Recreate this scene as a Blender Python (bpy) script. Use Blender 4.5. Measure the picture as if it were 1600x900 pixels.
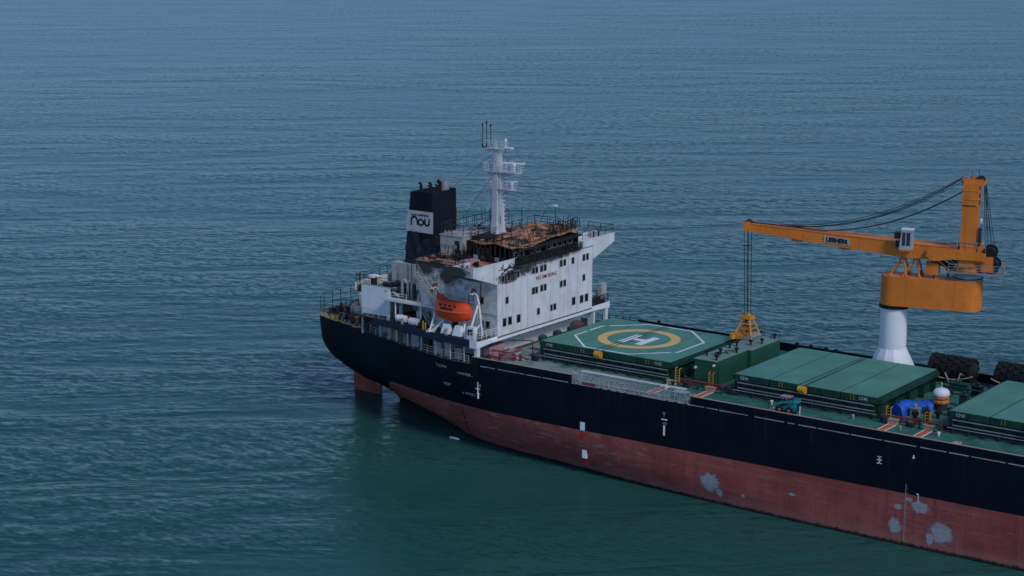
import bpy, bmesh, math, random
from mathutils import Vector, Matrix
random.seed(7)
R = math.radians
for o in list(bpy.data.objects): bpy.data.objects.remove(o)
S = bpy.context.scene
COL = S.collection

# ------------------------------------------------------------------ camera
CAM_POS = Vector((151.947, -217.648, 76.073))
YAW, PITCH, ROLL, FPX = -0.6275140, 0.2082304, 0.0035735, 3050.86
F = Vector((math.sin(YAW)*math.cos(PITCH), math.cos(YAW)*math.cos(PITCH), -math.sin(PITCH)))
RT = Vector((math.cos(YAW), -math.sin(YAW), 0)); UP = RT.cross(F)
R2 = RT*math.cos(ROLL) + UP*math.sin(ROLL); U2 = -RT*math.sin(ROLL) + UP*math.cos(ROLL)
cd = bpy.data.cameras.new('camera'); cam = bpy.data.objects.new('camera', cd); COL.objects.link(cam)
cam.matrix_world = Matrix(((R2.x, U2.x, -F.x, CAM_POS.x), (R2.y, U2.y, -F.y, CAM_POS.y), (R2.z, U2.z, -F.z, CAM_POS.z), (0, 0, 0, 1)))
cd.sensor_fit = 'HORIZONTAL'; cd.sensor_width = 36; cd.lens = FPX/1600*36
cd.clip_start = 1; cd.clip_end = 30000
S.camera = cam

# ------------------------------------------------------------------ sky, sun, exposure
SUN_AZ, SUN_EL = -19.0, 42.0                # azimuth measured from +x towards +y
sd = Vector((math.cos(R(SUN_AZ))*math.cos(R(SUN_EL)), math.sin(R(SUN_AZ))*math.cos(R(SUN_EL)), math.sin(R(SUN_EL))))
W = bpy.data.worlds.new('World'); S.world = W; W.use_nodes = True
wt = W.node_tree; bg = wt.nodes['Background']
sky = wt.nodes.new('ShaderNodeTexSky'); sky.sky_type = 'NISHITA'; sky.sun_disc = False
sky.sun_elevation = R(SUN_EL); sky.sun_rotation = R(90-SUN_AZ)
sky.air_density = 0.7; sky.dust_density = 0.08; sky.ozone_density = 6.5; sky.altitude = 0
wt.links.new(sky.outputs[0], bg.inputs[0]); bg.inputs[1].default_value = 0.14
sl = bpy.data.lights.new('sun', 'SUN'); so = bpy.data.objects.new('sun', sl); COL.objects.link(so)
sl.energy = 1.5; sl.angle = R(14); sl.color = (1, .96, .92)
so.rotation_euler = sd.to_track_quat('Z', 'Y').to_euler()
S.view_settings.view_transform = 'Standard'; S.view_settings.look = 'None'
S.view_settings.gamma = 1; S.view_settings.use_curve_mapping = False
S.view_settings.exposure = 0.0
S.render.engine = 'CYCLES'
S.render.resolution_x = 1024; S.render.resolution_y = 576

# ------------------------------------------------------------------ node helpers
class NT:
    def __init__(s, name):
        s.m = bpy.data.materials.new(name); s.m.use_nodes = True
        s.t = s.m.node_tree; s.b = s.t.nodes['Principled BSDF']
        s.pos = s.t.nodes.new('ShaderNodeNewGeometry').outputs['Position']
    def n(s, typ, ins=None, **kw):
        nd = s.t.nodes.new(typ)
        for k, v in kw.items(): setattr(nd, k, v)
        for k, v in (ins or {}).items(): s.set(nd.inputs[k], v)
        return nd
    def set(s, sock, v):
        if isinstance(v, bpy.types.NodeSocket): s.t.links.new(v, sock)
        else: sock.default_value = v
    def math(s, op, a, b=0.0, c=0.0, clamp=False):
        nd = s.n('ShaderNodeMath', operation=op, use_clamp=clamp)
        s.set(nd.inputs[0], a); s.set(nd.inputs[1], b); s.set(nd.inputs[2], c); return nd.outputs[0]
    def scl(s, v, sc, off=(0, 0, 0)):
        nd = s.n('ShaderNodeMapping'); s.set(nd.inputs['Vector'], v); nd.inputs['Scale'].default_value = sc
        nd.inputs['Location'].default_value = off; return nd.outputs[0]
    def noise(s, v, scale, det=3, rough=.55, dist=0):
        return s.n('ShaderNodeTexNoise', {'Vector': v, 'Scale': scale, 'Detail': det, 'Roughness': rough, 'Distortion': dist}).outputs[0]
    def ramp(s, v, a, b, lo=0., hi=1.):
        nd = s.n('ShaderNodeMapRange', {'Value': v, 'From Min': a, 'From Max': b, 'To Min': lo, 'To Max': hi}, interpolation_type='SMOOTHSTEP')
        return nd.outputs[0]
    def mix(s, f, a, b):
        nd = s.n('ShaderNodeMix', data_type='RGBA'); s.set(nd.inputs[0], f)
        s.set(nd.inputs[6], a if isinstance(a, bpy.types.NodeSocket) else (*a, 1)); s.set(nd.inputs[7], b if isinstance(b, bpy.types.NodeSocket) else (*b, 1))
        return nd.outputs[2]
    def xyz(s): return s.n('ShaderNodeSeparateXYZ', {'Vector': s.pos}).outputs
    def blob(s, c, r, nz, amp=.5):
        d = s.n('ShaderNodeVectorMath', {0: s.pos, 1: c}, operation='SUBTRACT').outputs[0]
        d = s.n('ShaderNodeVectorMath', {0: d, 1: r}, operation='DIVIDE').outputs[0]
        d = s.n('ShaderNodeVectorMath', {0: d}, operation='LENGTH').outputs['Value']
        d = s.math('ADD', d, s.math('MULTIPLY', s.math('SUBTRACT', nz, .5), amp*2))
        return s.ramp(d, 1.1, .65)
    def done(s, col, rough=.55, bump=None, bs=.2, bd=.02, metal=0, spec=.4):
        s.set(s.b.inputs['Base Color'], col if isinstance(col, bpy.types.NodeSocket) else (*col, 1))
        s.set(s.b.inputs['Roughness'], rough); s.b.inputs['Metallic'].default_value = metal
        s.b.inputs['Specular IOR Level'].default_value = spec
        if bump is not None:
            b = s.n('ShaderNodeBump', {'Height': bump, 'Strength': bs, 'Distance': bd}); s.t.links.new(b.outputs[0], s.b.inputs['Normal'])
        return s.m

def paint(name, c, rough=.55, var=.18, streak=.0, rust=.0, rustc=(.12, .05, .025), scale=.35, spec=.35):
    k = NT(name)
    n1 = k.noise(k.pos, scale, 5, .6); n2 = k.noise(k.pos, scale*9, 3, .6)
    f = k.math('ADD', k.math('MULTIPLY', n1, .65), k.math('MULTIPLY', n2, .35))
    dk = tuple(x*(1-var*1.6) for x in c); lt = tuple(min(1, x*(1+var*1.2)) for x in c)
    col = k.mix(k.ramp(f, .3, .7), dk, lt)
    if streak:
        st = k.noise(k.scl(k.pos, (1.6, 1.6, .07)), 1, 4, .65)
        col = k.mix(k.math('MULTIPLY', k.ramp(st, .5, .78), streak), col, tuple(x*.42+y*.3 for x, y in zip(c, rustc)))
    if rust:
        r1 = k.noise(k.scl(k.pos, (1.3, 1.3, .5)), .9, 6, .68)
        col = k.mix(k.math('MULTIPLY', k.ramp(r1, .66-rust*.15, .76-rust*.1), .85), col, rustc)
    return k.done(col, k.ramp(n2, .2, .8, rough-.08, rough+.12), n2, .12, .02, spec=spec)

WHITE = (.66, .66, .66)
M = {}
M['mast'] = paint('greyed_white_paint', (.50, .49, .50), .55, .1, .4, .3)
M['white'] = paint('white_paint', WHITE, .5, .05, .28, .12)
M['clean_white'] = paint('clean_white_paint', (.77, .77, .77), .45, .04, .08)
M['dirty_white'] = paint('dirty_white_paint', (.42, .41, .40), .6, .16, .45, .25)
M['grey'] = paint('grey_paint', (.25, .26, .27), .6, .15, .2, .15)
M['steel'] = paint('galvanised_steel', (.36, .37, .38), .5, .15, .1, .1)
M['dark'] = paint('dark_machinery', (.028, .03, .033), .55, .3, 0, .25)
M['black'] = paint('black_paint', (.010, .011, .013), .5, .2)
M['soot'] = paint('charred_steel', (.016, .0155, .015), .85, .5, 0, .35, (.07, .045, .03), .9)
M['funnel'] = paint('funnel_black', (.0065, .009, .016), .55, .25, .1, .05, spec=.2)
M['pale_green'] = paint('faded_green_paint', (.17, .27, .225), .6, .1, 0, .12, (.12, .1, .07))
M['rust_brown'] = paint('rust_brown_paint', (.10, .04, .035), .7, .3, 0, .2)
M['navy'] = paint('navy_paint', (.012, .020, .050), .5, .2, .15, .05)
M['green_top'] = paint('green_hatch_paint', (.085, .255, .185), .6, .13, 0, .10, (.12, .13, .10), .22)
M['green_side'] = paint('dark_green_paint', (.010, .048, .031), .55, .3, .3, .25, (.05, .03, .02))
M['green_house'] = paint('green_house_paint', (.014, .080, .045), .55, .12, .2, .08)
M['orange'] = paint('crane_orange_paint', (.70, .19, .022), .5, .10, .35, .12, (.10, .045, .02), .5)
M['grab'] = paint('grab_orange_paint', (.66, .26, .03), .55, .15, .2, .25, (.15, .06, .03), 1.0)
M['yellow'] = paint('yellow_paint', (.62, .32, .03), .5, .1, .1, .1)
M['olive'] = paint('faded_yellow_paint', (.17, .15, .03), .6, .3, 0, .3)
M['tan'] = paint('tan_rail_paint', (.42, .32, .22), .6, .15, 0, .15)
M['lifeboat'] = paint('orange_boat_gelcoat', (.80, .078, .018), .35, .06, .1)
M['redpipe'] = paint('red_pipe_paint', (.24, .035, .038), .5, .15, 0, .15)
M['teal'] = paint('teal_loader_paint', (.03, .27, .27), .45, .1, 0, .15)
M['pink'] = paint('faded_pink_panel', (.45, .24, .27), .6, .12)
M['rubber'] = paint('black_rubber', (.012, .012, .012), .85, .35)
M['rope'] = paint('pale_rope', (.40, .35, .27), .9, .2)
M['wire'] = paint('dark_wire_rope', (.015, .015, .017), .6, .1)
M['blue_tarp'] = paint('blue_tarpaulin', (.015, .10, .50), .45, .15, scale=1.2)
M['burnt_tarp'] = paint('scorched_blue_sheet', (.007, .010, .018), .7, .5, scale=1.5)
M['raft_orange'] = paint('orange_fabric', (.72, .22, .05), .6, .12, scale=1.5)
M['mark_white'] = paint('white_marking', (.84, .84, .82), .55, .06, 0, .05, (.25, .3, .28))
M['mark_yellow'] = paint('yellow_marking', (.80, .50, .14), .55, .08, 0, .06, (.3, .25, .1))
M['mark_red'] = paint('red_marking', (.55, .02, .02), .55, .1)
M['mark_orange'] = paint('orange_marking', (.60, .13, .05), .6, .15, 0, .15)
M['text_red'] = paint('red_lettering', (.30, .03, .03), .5, .1)
M['dashes'] = paint('pale_gutter_paint', (.38, .38, .34), .7, .25, 0, .3)
k = NT('window_glass'); M['glass'] = k.done((.006, .007, .009), .08, spec=.5)
k = NT('cab_glass'); M['cabglass'] = k.done((.03, .04, .05), .05, spec=.5)

# --- hull paint: navy-black topsides, red antifouling, scuffs, worn patches
k = NT('hull_paint'); X, Y, Z = k.xyz()
n1 = k.noise(k.pos, .25, 5, .6); n2 = k.noise(k.pos, 2.2, 5, .65); st = k.noise(k.scl(k.pos, (.9, .9, .10)), 1, 5, .65)
hz = k.noise(k.scl(k.pos, (.08, .08, 1.6)), 1, 5, .6)
n3 = k.noise(k.pos, 7.0, 4, .65); scr = k.noise(k.scl(k.pos, (.35, .35, 2.6)), 1, 6, .72); run = k.noise(k.scl(k.pos, (2.6, 2.6, .09)), 1, 3, .6)
blk = k.mix(k.ramp(n1, .3, .7), (.0022, .0038, .0088), (.0046, .0074, .0150))
blk = k.mix(k.math('MULTIPLY', k.ramp(st, .55, .8), .5), blk, (.013, .014, .017))
blk = k.mix(k.math('MULTIPLY', k.math('MULTIPLY', k.ramp(run, .58, .72), k.ramp(Z, 7.5, 12)), .6), blk, (.05, .026, .018))
blk = k.mix(k.math('MULTIPLY', k.ramp(scr, .66, .74), .35), blk, (.035, .037, .042))
red = k.mix(k.ramp(n1, .3, .7), (.275, .060, .052), (.40, .096, .080))
red = k.mix(k.math('MULTIPLY', k.ramp(st, .42, .75), .6), red, (.15, .050, .044))
red = k.mix(k.math('MULTIPLY', k.ramp(hz, .48, .72), .6), red, (.38, .125, .103))
red = k.mix(k.math('MULTIPLY', k.ramp(run, .56, .72), .45), red, (.13, .045, .030))
sc = k.math('MULTIPLY', k.ramp(scr, .56, .66), k.ramp(X, 45, -5, .25, .85))
red = k.mix(sc, red, (.44, .27, .24))
red = k.mix(k.math('MULTIPLY', k.ramp(n3, .62, .70), k.ramp(X, 45, -5, .1, .6)), red, (.50, .40, .37))
red = k.mix(k.math('MULTIPLY', k.ramp(n2, .60, .70), .5), red, (.10, .036, .032))
low = k.math('ADD', Z, k.math('MULTIPLY', k.math('SUBTRACT', n2, .5), 1.0))
red = k.mix(k.math('MULTIPLY', k.ramp(low, 1.9, .6), .6), red, (.33, .135, .115))
red = k.mix(k.ramp(low, .55, .25), red, (.040, .024, .014))
red = k.mix(k.math('MULTIPLY', k.ramp(low, .30, .1), .8), red, (.012, .018, .012))
fl_ = k.math('ADD', k.math('MULTIPLY', n2, .6), k.math('MULTIPLY', n3, .4))
for c, r in (((36, -16.1, 2.7), (1.5, 1.2, 1.35)), ((66.6, -16.1, 2.4), (1.6, 1.2, 1.45)), ((60.9, -16.1, 2.2), (.9, 1.2, 1.1)), ((65.3, -16.1, 1.5), (.6, 1.2, .9)),
             ((63.9, -16.1, 5.0), (1.3, 1.2, .8)), ((61.2, -16.1, 4.6), (.5, 1.2, .4)), ((40.8, -16.1, 1.9), (.3, 1, .3)), ((47.5, -16.1, 3.4), (.6, 1, .2)),
             ((62.5, -16.1, 5.7), (.5, 1, .3)), ((37.4, -16.1, 1.6), (.5, 1.2, .7))):
    d = k.n('ShaderNodeVectorMath', {0: k.pos, 1: c}, operation='SUBTRACT').outputs[0]
    d = k.n('ShaderNodeVectorMath', {0: d, 1: r}, operation='DIVIDE').outputs[0]
    d = k.n('ShaderNodeVectorMath', {0: d}, operation='LENGTH').outputs['Value']
    d = k.math('ADD', d, k.math('MULTIPLY', k.math('SUBTRACT', fl_, .5), 2.2))
    red = k.mix(k.math('MULTIPLY', k.ramp(d, 1.05, .9), .6), red, (.16, .07, .06))
    red = k.mix(k.math('MULTIPLY', k.ramp(d, .98, .70), .88), red, k.mix(k.ramp(n3, .35, .65), (.27, .27, .29), (.43, .44, .47)))
bootz = k.math('SUBTRACT', k.math('ADD', k.math('SUBTRACT', Z, k.math('MULTIPLY', X, .0045)), k.ramp(X, -18.5, -25.5, 0, 4.6)), k.math('ADD', 5.98, k.math('MULTIPLY', n3, .14)))
seam = k.math('SUBTRACT', k.math('FRACT', k.math('DIVIDE', X, 9.2)), .5)
plate = k.math('ADD', k.math('MULTIPLY', n1, .6), k.ramp(k.math('ABSOLUTE', seam), .003, .010, .0, .25))
wl = k.math('MAXIMUM', k.ramp(k.math('ABSOLUTE', seam), .006, .002), k.ramp(k.math('ABSOLUTE', k.math('SUBTRACT', k.math('FRACT', k.math('DIVIDE', Z, 2.35)), .5)), .014, .006))
blk = k.mix(k.math('MULTIPLY', k.math('MULTIPLY', wl, k.ramp(n2, .35, .6)), .55), blk, (.016, .019, .026))
red = k.mix(k.math('MULTIPLY', k.math('MULTIPLY', wl, k.ramp(n2, .35, .6)), .35), red, (.10, .034, .030))
M['hull'] = k.done(k.mix(k.ramp(bootz, -.03, .03), red, blk), k.ramp(n2, .3, .7, .40, .62), plate, .25, .06, spec=.16)
k = NT('rudder_paint'); n1 = k.noise(k.pos, .8, 5, .65)
M['rudder'] = k.done(k.mix(k.ramp(n1, .35, .7), (.21, .046, .028), (.36, .085, .044)), .65, n1, .3, .05)

# --- green main deck: worn and pale towards the house, rust blotches
k = NT('deck_paint'); X, Y, Z = k.xyz()
n1 = k.noise(k.pos, .3, 5, .65); n2 = k.noise(k.pos, 1.6, 4, .6)
g = k.mix(k.ramp(n1, .35, .65), (.018, .120, .082), (.035, .175, .125))
wr = k.math('ADD', k.ramp(X, 30, 8, .05, .9), k.math('MULTIPLY', k.ramp(n2, .5, .7), .30))
g = k.mix(k.math('MULTIPLY', wr, k.ramp(n1, .25, .55)), g, (.27, .34, .32))
g = k.mix(k.math('MULTIPLY', k.ramp(n2, .64, .74), .6), g, (.09, .055, .035))
M['deck'] = k.done(g, .55, n2, .2, .02)
k = NT('poop_deck_paint'); n1 = k.noise(k.pos, .5, 5, .65)
M['poop'] = k.done(k.mix(k.ramp(n1, .35, .65), (.035, .06, .055), (.11, .09, .075)), .7, n1, .2, .02)

# --- white house plating with soot from the bridge fire
k = NT('house_paint'); X, Y, Z = k.xyz()
n1 = k.noise(k.pos, .35, 5, .6); n2 = k.noise(k.pos, 1.3, 6, .68); st = k.noise(k.scl(k.pos, (1.1, 1.1, .06)), 1, 5, .65)
pl = k.noise(k.scl(k.pos, (.35, .35, .35)), 1, 1, .4)
w = k.mix(k.ramp(n1, .3, .7), (.58, .58, .58), (.72, .72, .72))
w = k.mix(k.math('MULTIPLY', k.ramp(st, .5, .74), .45), w, (.33, .29, .25))
rs = k.noise(k.scl(k.pos, (3.0, 3.0, .12)), 1, 4, .7)
w = k.mix(k.math('MULTIPLY', k.ramp(rs, .62, .74), .5), w, (.22, .13, .08))
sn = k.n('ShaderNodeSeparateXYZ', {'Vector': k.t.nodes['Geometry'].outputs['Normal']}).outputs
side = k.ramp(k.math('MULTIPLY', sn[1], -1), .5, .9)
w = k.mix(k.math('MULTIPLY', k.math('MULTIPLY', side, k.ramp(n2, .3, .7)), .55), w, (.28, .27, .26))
w = k.mix(k.math('MULTIPLY', k.ramp(n2, .69, .75), .7), w, (.16, .08, .045))
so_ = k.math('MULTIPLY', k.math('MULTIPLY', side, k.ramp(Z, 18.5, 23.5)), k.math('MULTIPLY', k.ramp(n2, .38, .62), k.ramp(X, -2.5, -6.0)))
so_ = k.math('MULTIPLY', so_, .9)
for c, r, a in (((0, -8.9, 23.0), (1.5, 2.9, .95), .6), ((0, -5.0, 24.3), (1.5, 3.6, 1.75), .55), ((0, 1.5, 24.6), (1.5, 7.2, 1.15), .5), ((0, 6.8, 24.9), (1.2, 2.6, 1.2), .5), ((-3.2, -17, 24.6), (2.9, .8, 1.1), .6), ((-3.6, -14.2, 23.5), (3.2, 4, 1.5), .9),
             ((-12.6, -11.5, 23.3), (2.0, 2, 1.3), .9), ((-8.3, -11.5, 22.7), (1.8, 2, 1.7), .9), ((-10.3, -11.5, 23.9), (4.0, 2, .7), .7),
             ((-12, -6, 24.4), (3.2, 2, 1.2), .9), ((-6.0, -11.5, 23.9), (2.2, 2, .8), .8), ((-15, -11, 18.6), (2.0, 3, 2.4), .9)):
    m = k.blob(c, r, n2, a); so_ = m if so_ is None else k.math('MAXIMUM', so_, m)
w = k.mix(k.math('MULTIPLY', so_, .97), w, k.mix(n2, (.012, .011, .011), (.05, .044, .040)))
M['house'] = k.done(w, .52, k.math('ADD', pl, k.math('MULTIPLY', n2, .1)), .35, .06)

# --- heat-scaled rusty plating (bridge deck and wheelhouse roof)
k = NT('burnt_rusty_plate'); n1 = k.noise(k.pos, .35, 6, .65, .6); n2 = k.noise(k.pos, 1.5, 5, .65)
c = k.mix(k.ramp(n2, .3, .7), (.40, .150, .058), (.66, .30, .14))
c = k.mix(k.ramp(n1, .55, .64), c, (.34, .27, .22))
c = k.mix(k.ramp(k.noise(k.pos, .5, 6, .74), .47, .57), c, (.05, .034, .027))
M['rusty'] = k.done(c, .85, n2, .5, .05)

# --- sea
k = NT('sea_water')
X, Y, Z = k.xyz()
p = k.pos
rot = k.n('ShaderNodeMapping'); k.set(rot.inputs['Vector'], p); rot.inputs['Rotation'].default_value = (0, 0, R(-39)); q = rot.outputs[0]
rot2 = k.n('ShaderNodeMapping'); k.set(rot2.inputs['Vector'], q); rot2.inputs['Rotation'].default_value = (0, 0, R(40)); q2 = rot2.outputs[0]
wind = k.noise(k.scl(q, (.005, .014, 0)), 1, 5, .6, .8)
slick = k.noise(k.scl(q, (.014, .05, 0), (7, 3, 0)), 1, 5, .62, .3)
band = k.noise(k.scl(q, (.022, .085, 0)), 1, 3, .5, .2)
big = k.noise(k.scl(q, (.06, .15, 0)), 1, 3, .5)
mid = k.noise(k.scl(q2, (.16, .30, 0)), 1, 2, .5)
chop = k.noise(k.scl(q2, (.45, .80, 0), (3, 9, 0)), 1, 2, .5)
fine = k.noise(k.scl(q2, (1.1, 1.7, 0)), 1, 2, .5)
qs = k.n('ShaderNodeSeparateXYZ', {'Vector': q}).outputs
gust = k.math('MULTIPLY', k.ramp(wind, .36, .64, .6, 1.25), k.ramp(qs[0], -170, 170, .75, 1.2))
gust = k.math('MULTIPLY', gust, k.ramp(slick, .40, .56, .35, 1.15))
h = k.math('ADD', k.math('MULTIPLY', k.math('MULTIPLY', band, .34), k.ramp(wind, .38, .66, .1, 1.3)), k.math('MULTIPLY', big, .34))
h = k.math('ADD', h, k.math('MULTIPLY', k.math('ADD', k.math('MULTIPLY', mid, .34), k.math('ADD', k.math('MULTIPLY', chop, .14), k.math('MULTIPLY', fine, .05))), gust))
body = k.mix(k.ramp(wind, .35, .65), (.016, .076, .068), (.023, .094, .080))
b = k.n('ShaderNodeBump', {'Height': h, 'Strength': 1.0, 'Distance': .85})
chop2 = k.noise(k.scl(q2, (.45, .80, 0), (31, 17, 0)), 1, 2, .5); fine2 = k.noise(k.scl(q2, (1.1, 1.7, 0), (11, 5, 0)), 1, 2, .5)
def comb(c, f, a1, a2): return k.math('MULTIPLY', k.math('ADD', k.math('MULTIPLY', k.math('SUBTRACT', c, .5), a1), k.math('MULTIPLY', k.math('SUBTRACT', f, .5), a2)), gust)
ca, sa, c4, s4 = math.cos(R(39)), math.sin(R(39)), math.cos(R(40)), math.sin(R(40))
ey = (ca*s4-sa*c4, sa*s4+ca*c4, 0); ex = (ca*c4+sa*s4, sa*c4-ca*s4, 0)
def vsc(v, f): return k.n('ShaderNodeVectorMath', {0: v, 'Scale': f}, operation='SCALE').outputs[0]
def vadd(a_, b_): return k.n('ShaderNodeVectorMath', {0: a_, 1: b_}, operation='ADD').outputs[0]
nv = vadd(b.outputs[0], vadd(vsc(ey, comb(chop, fine, .55, .42)), vsc(ex, comb(chop2, fine2, .26, .24))))
nv = k.n('ShaderNodeVectorMath', {0: nv}, operation='NORMALIZE').outputs[0]
k.t.links.new(nv, k.b.inputs['Normal'])
k.set(k.b.inputs['Base Color'], body); k.b.inputs['Roughness'].default_value = .28; k.b.inputs['IOR'].default_value = 1.333
k.b.inputs['Specular IOR Level'].default_value = .15
M['sea'] = k.m

# ------------------------------------------------------------------ mesh helpers
ORG = {}
class MB:
    def __init__(s, Mx=None): s.V = []; s.Fc = []; s.mi = []; s.cur = 0; s.M = Mx
    def v(s, p):
        p = Vector(p); s.V.append(s.M @ p if s.M else p); return len(s.V)-1
    def f(s, *i): s.Fc.append(tuple(i)); s.mi.append(s.cur)
    def poly(s, pts): s.f(*[s.v(p) for p in pts])
    def hexa(s, q):
        a = [s.v(p) for p in q]
        for t in ((3, 2, 1, 0), (4, 5, 6, 7), (0, 1, 5, 4), (1, 2, 6, 5), (2, 3, 7, 6), (3, 0, 4, 7)): s.f(*[a[j] for j in t])
        return s
    def box(s, x0, x1, y0, y1, z0, z1):
        return s.hexa([(x0, y0, z0), (x1, y0, z0), (x1, y1, z0), (x0, y1, z0), (x0, y0, z1), (x1, y0, z1), (x1, y1, z1), (x0, y1, z1)])
    def prism(s, pts, fn, a, b):
        lo = [s.v(fn(p, a)) for p in pts]; hi = [s.v(fn(p, b)) for p in pts]; n = len(pts)
        s.f(*lo[::-1]); s.f(*hi)
        for i in range(n): s.f(lo[i], lo[(i+1) % n], hi[(i+1) % n], hi[i])
        return s
    def prz(s, pts, a, b): return s.prism(pts, lambda p, t: (p[0], p[1], t), a, b)
    def pry(s, pts, a, b): return s.prism(pts, lambda p, t: (p[0], t, p[1]), a, b)
    def prx(s, pts, a, b): return s.prism(pts, lambda p, t: (t, p[0], p[1]), a, b)
    def tube(s, p0, p1, r, n=6, r2=None):
        p0 = Vector(p0); p1 = Vector(p1); d = (p1-p0)
        if d.length < 1e-6: return s
        q = d.to_track_quat('Z', 'Y'); r2 = r if r2 is None else r2
        A = []; B = []
        for i in range(n):
            a = 2*math.pi*i/n; u = q @ Vector((math.cos(a), math.sin(a), 0)); A.append(s.v(p0+u*r)); B.append(s.v(p1+u*r2))
        s.f(*A[::-1]); s.f(*B)
        for i in range(n): s.f(A[i], A[(i+1) % n], B[(i+1) % n], B[i])
        return s
    def path(s, pts, r, n=6):
        for a, b in zip(pts, pts[1:]): s.tube(a, b, r, n)
        return s
    def lathe(s, c, prof, n=16, axis='z'):
        rings = []
        for (r, t) in prof:
            ring = []
            for i in range(n):
                a = 2*math.pi*i/n; u, w_ = r*math.cos(a), r*math.sin(a)
                o = {'z': (u, w_, t), 'x': (t, u, w_), 'y': (w_, t, u)}[axis]
                ring.append(s.v((c[0]+o[0], c[1]+o[1], c[2]+o[2])))
            rings.append(ring)
        s.f(*rings[0][::-1]); s.f(*rings[-1])
        for A, B in zip(rings, rings[1:]):
            for i in range(n): s.f(A[i], A[(i+1) % n], B[(i+1) % n], B[i])
        return s
    def build(s, name, mat, parent=None, smooth=False):
        o0 = origin(parent)
        me = bpy.data.meshes.new(name); me.from_pydata([tuple(v-o0) for v in s.V], [], s.Fc)
        mats = mat if isinstance(mat, (list, tuple)) else [mat]
        for m in mats: me.materials.append(M[m])
        for pl_, i in zip(me.polygons, s.mi): pl_.material_index = i; pl_.use_smooth = smooth
        bm = bmesh.new(); bm.from_mesh(me); bmesh.ops.recalc_face_normals(bm, faces=bm.faces); bm.to_mesh(me); bm.free()
        if smooth:
            try: me.set_sharp_from_angle(angle=R(40))
            except Exception: pass
        o = bpy.data.objects.new(name, me); COL.objects.link(o)
        if parent: o.parent = parent
        return o
def origin(o):
    while o is not None and o.parent is not None: o = o.parent
    return Vector(o.location) if o is not None else Vector((0, 0, 0))
def thing(name, loc, label, cat, group=None):
    o = bpy.data.objects.new(name, None); COL.objects.link(o); o.location = loc; o.empty_display_size = .5
    return tag(o, label, cat, group)
def tag(o, label, cat=None, group=None):
    o['label'] = label
    if cat: o['category'] = cat
    if group: o['group'] = group
    return o
def inst(src, loc, rz=0, parent=None):
    o = bpy.data.objects.new(src.name.split('.')[0], src.data); COL.objects.link(o)
    o.parent = parent if parent else src.parent
    o.location = Vector(loc)-origin(o.parent); o.rotation_euler = (0, 0, rz); return o
def mesh_proto(name, mb, mat):
    o = mb.build(name, mat); me = o.data; bpy.data.objects.remove(o); return me
def put(name, me, loc, parent, rz=0):
    o = bpy.data.objects.new(name, me); COL.objects.link(o); o.parent = parent
    o.location = Vector(loc)-origin(parent); o.rotation_euler = (0, 0, rz); return o
def text(name, body, size, mat, parent, pos, right, up, align='CENTER', depth=.012, bold=0, sx=1.0):
    c = bpy.data.curves.new(name, 'FONT'); c.body = body; c.size = size; c.align_x = align; c.align_y = 'CENTER'
    c.extrude = depth; c.offset = bold; c.resolution_u = 3
    t = bpy.data.objects.new(name, c); COL.objects.link(t)
    bpy.context.view_layer.update()
    me = bpy.data.meshes.new_from_object(t.evaluated_get(bpy.context.evaluated_depsgraph_get()))
    bpy.data.objects.remove(t); me.materials.clear(); me.materials.append(M[mat])
    r = Vector(right).normalized(); u = Vector(up).normalized(); nn = r.cross(u); o0 = origin(parent); P = Vector(pos)-o0
    me.transform(Matrix(((r.x*sx, u.x, nn.x, P.x), (r.y*sx, u.y, nn.y, P.y), (r.z*sx, u.z, nn.z, P.z), (0, 0, 0, 1))))
    o = bpy.data.objects.new(name, me); COL.objects.link(o); o.parent = parent; return o
def railing(name, mat, parent, pts, h=1.05, rails=3, sp=1.6, r=.028, jit=0):
    m = MB()
    for a, b in zip(pts, pts[1:]):
        a = Vector(a); b = Vector(b); L = (b-a).length; n = max(1, round(L/sp))
        for i in range(n+1):
            p = a.lerp(b, i/n); q = p+Vector((random.uniform(-jit, jit), random.uniform(-jit, jit), h*random.uniform(1-jit, 1+jit)))
            m.tube(p, q, r*1.25, 5)
        for j in range(1, rails+1):
            z = Vector((0, 0, h*j/rails)); m.tube(a+z, b+z, r if j < rails else r*1.2, 5)
    return m.build(name, mat, parent)
def lerp_tab(tab, x):
    if x <= tab[0][0]: return tab[0][1]
    for (a, u), (b, w_) in zip(tab, tab[1:]):
        if x <= b: t = (x-a)/(b-a); return u+(w_-u)*t
    return tab[-1][1]

# ================================================================== SETTING: the sea
m = MB(); m.poly([(-9000, -9000, 0), (9000, -9000, 0), (9000, 9000, 0), (-9000, 9000, 0)])
sea = m.build('sea', 'sea'); sea['kind'] = 'structure'; sea['label'] = 'dark teal open sea with small wind ripples'

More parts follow.
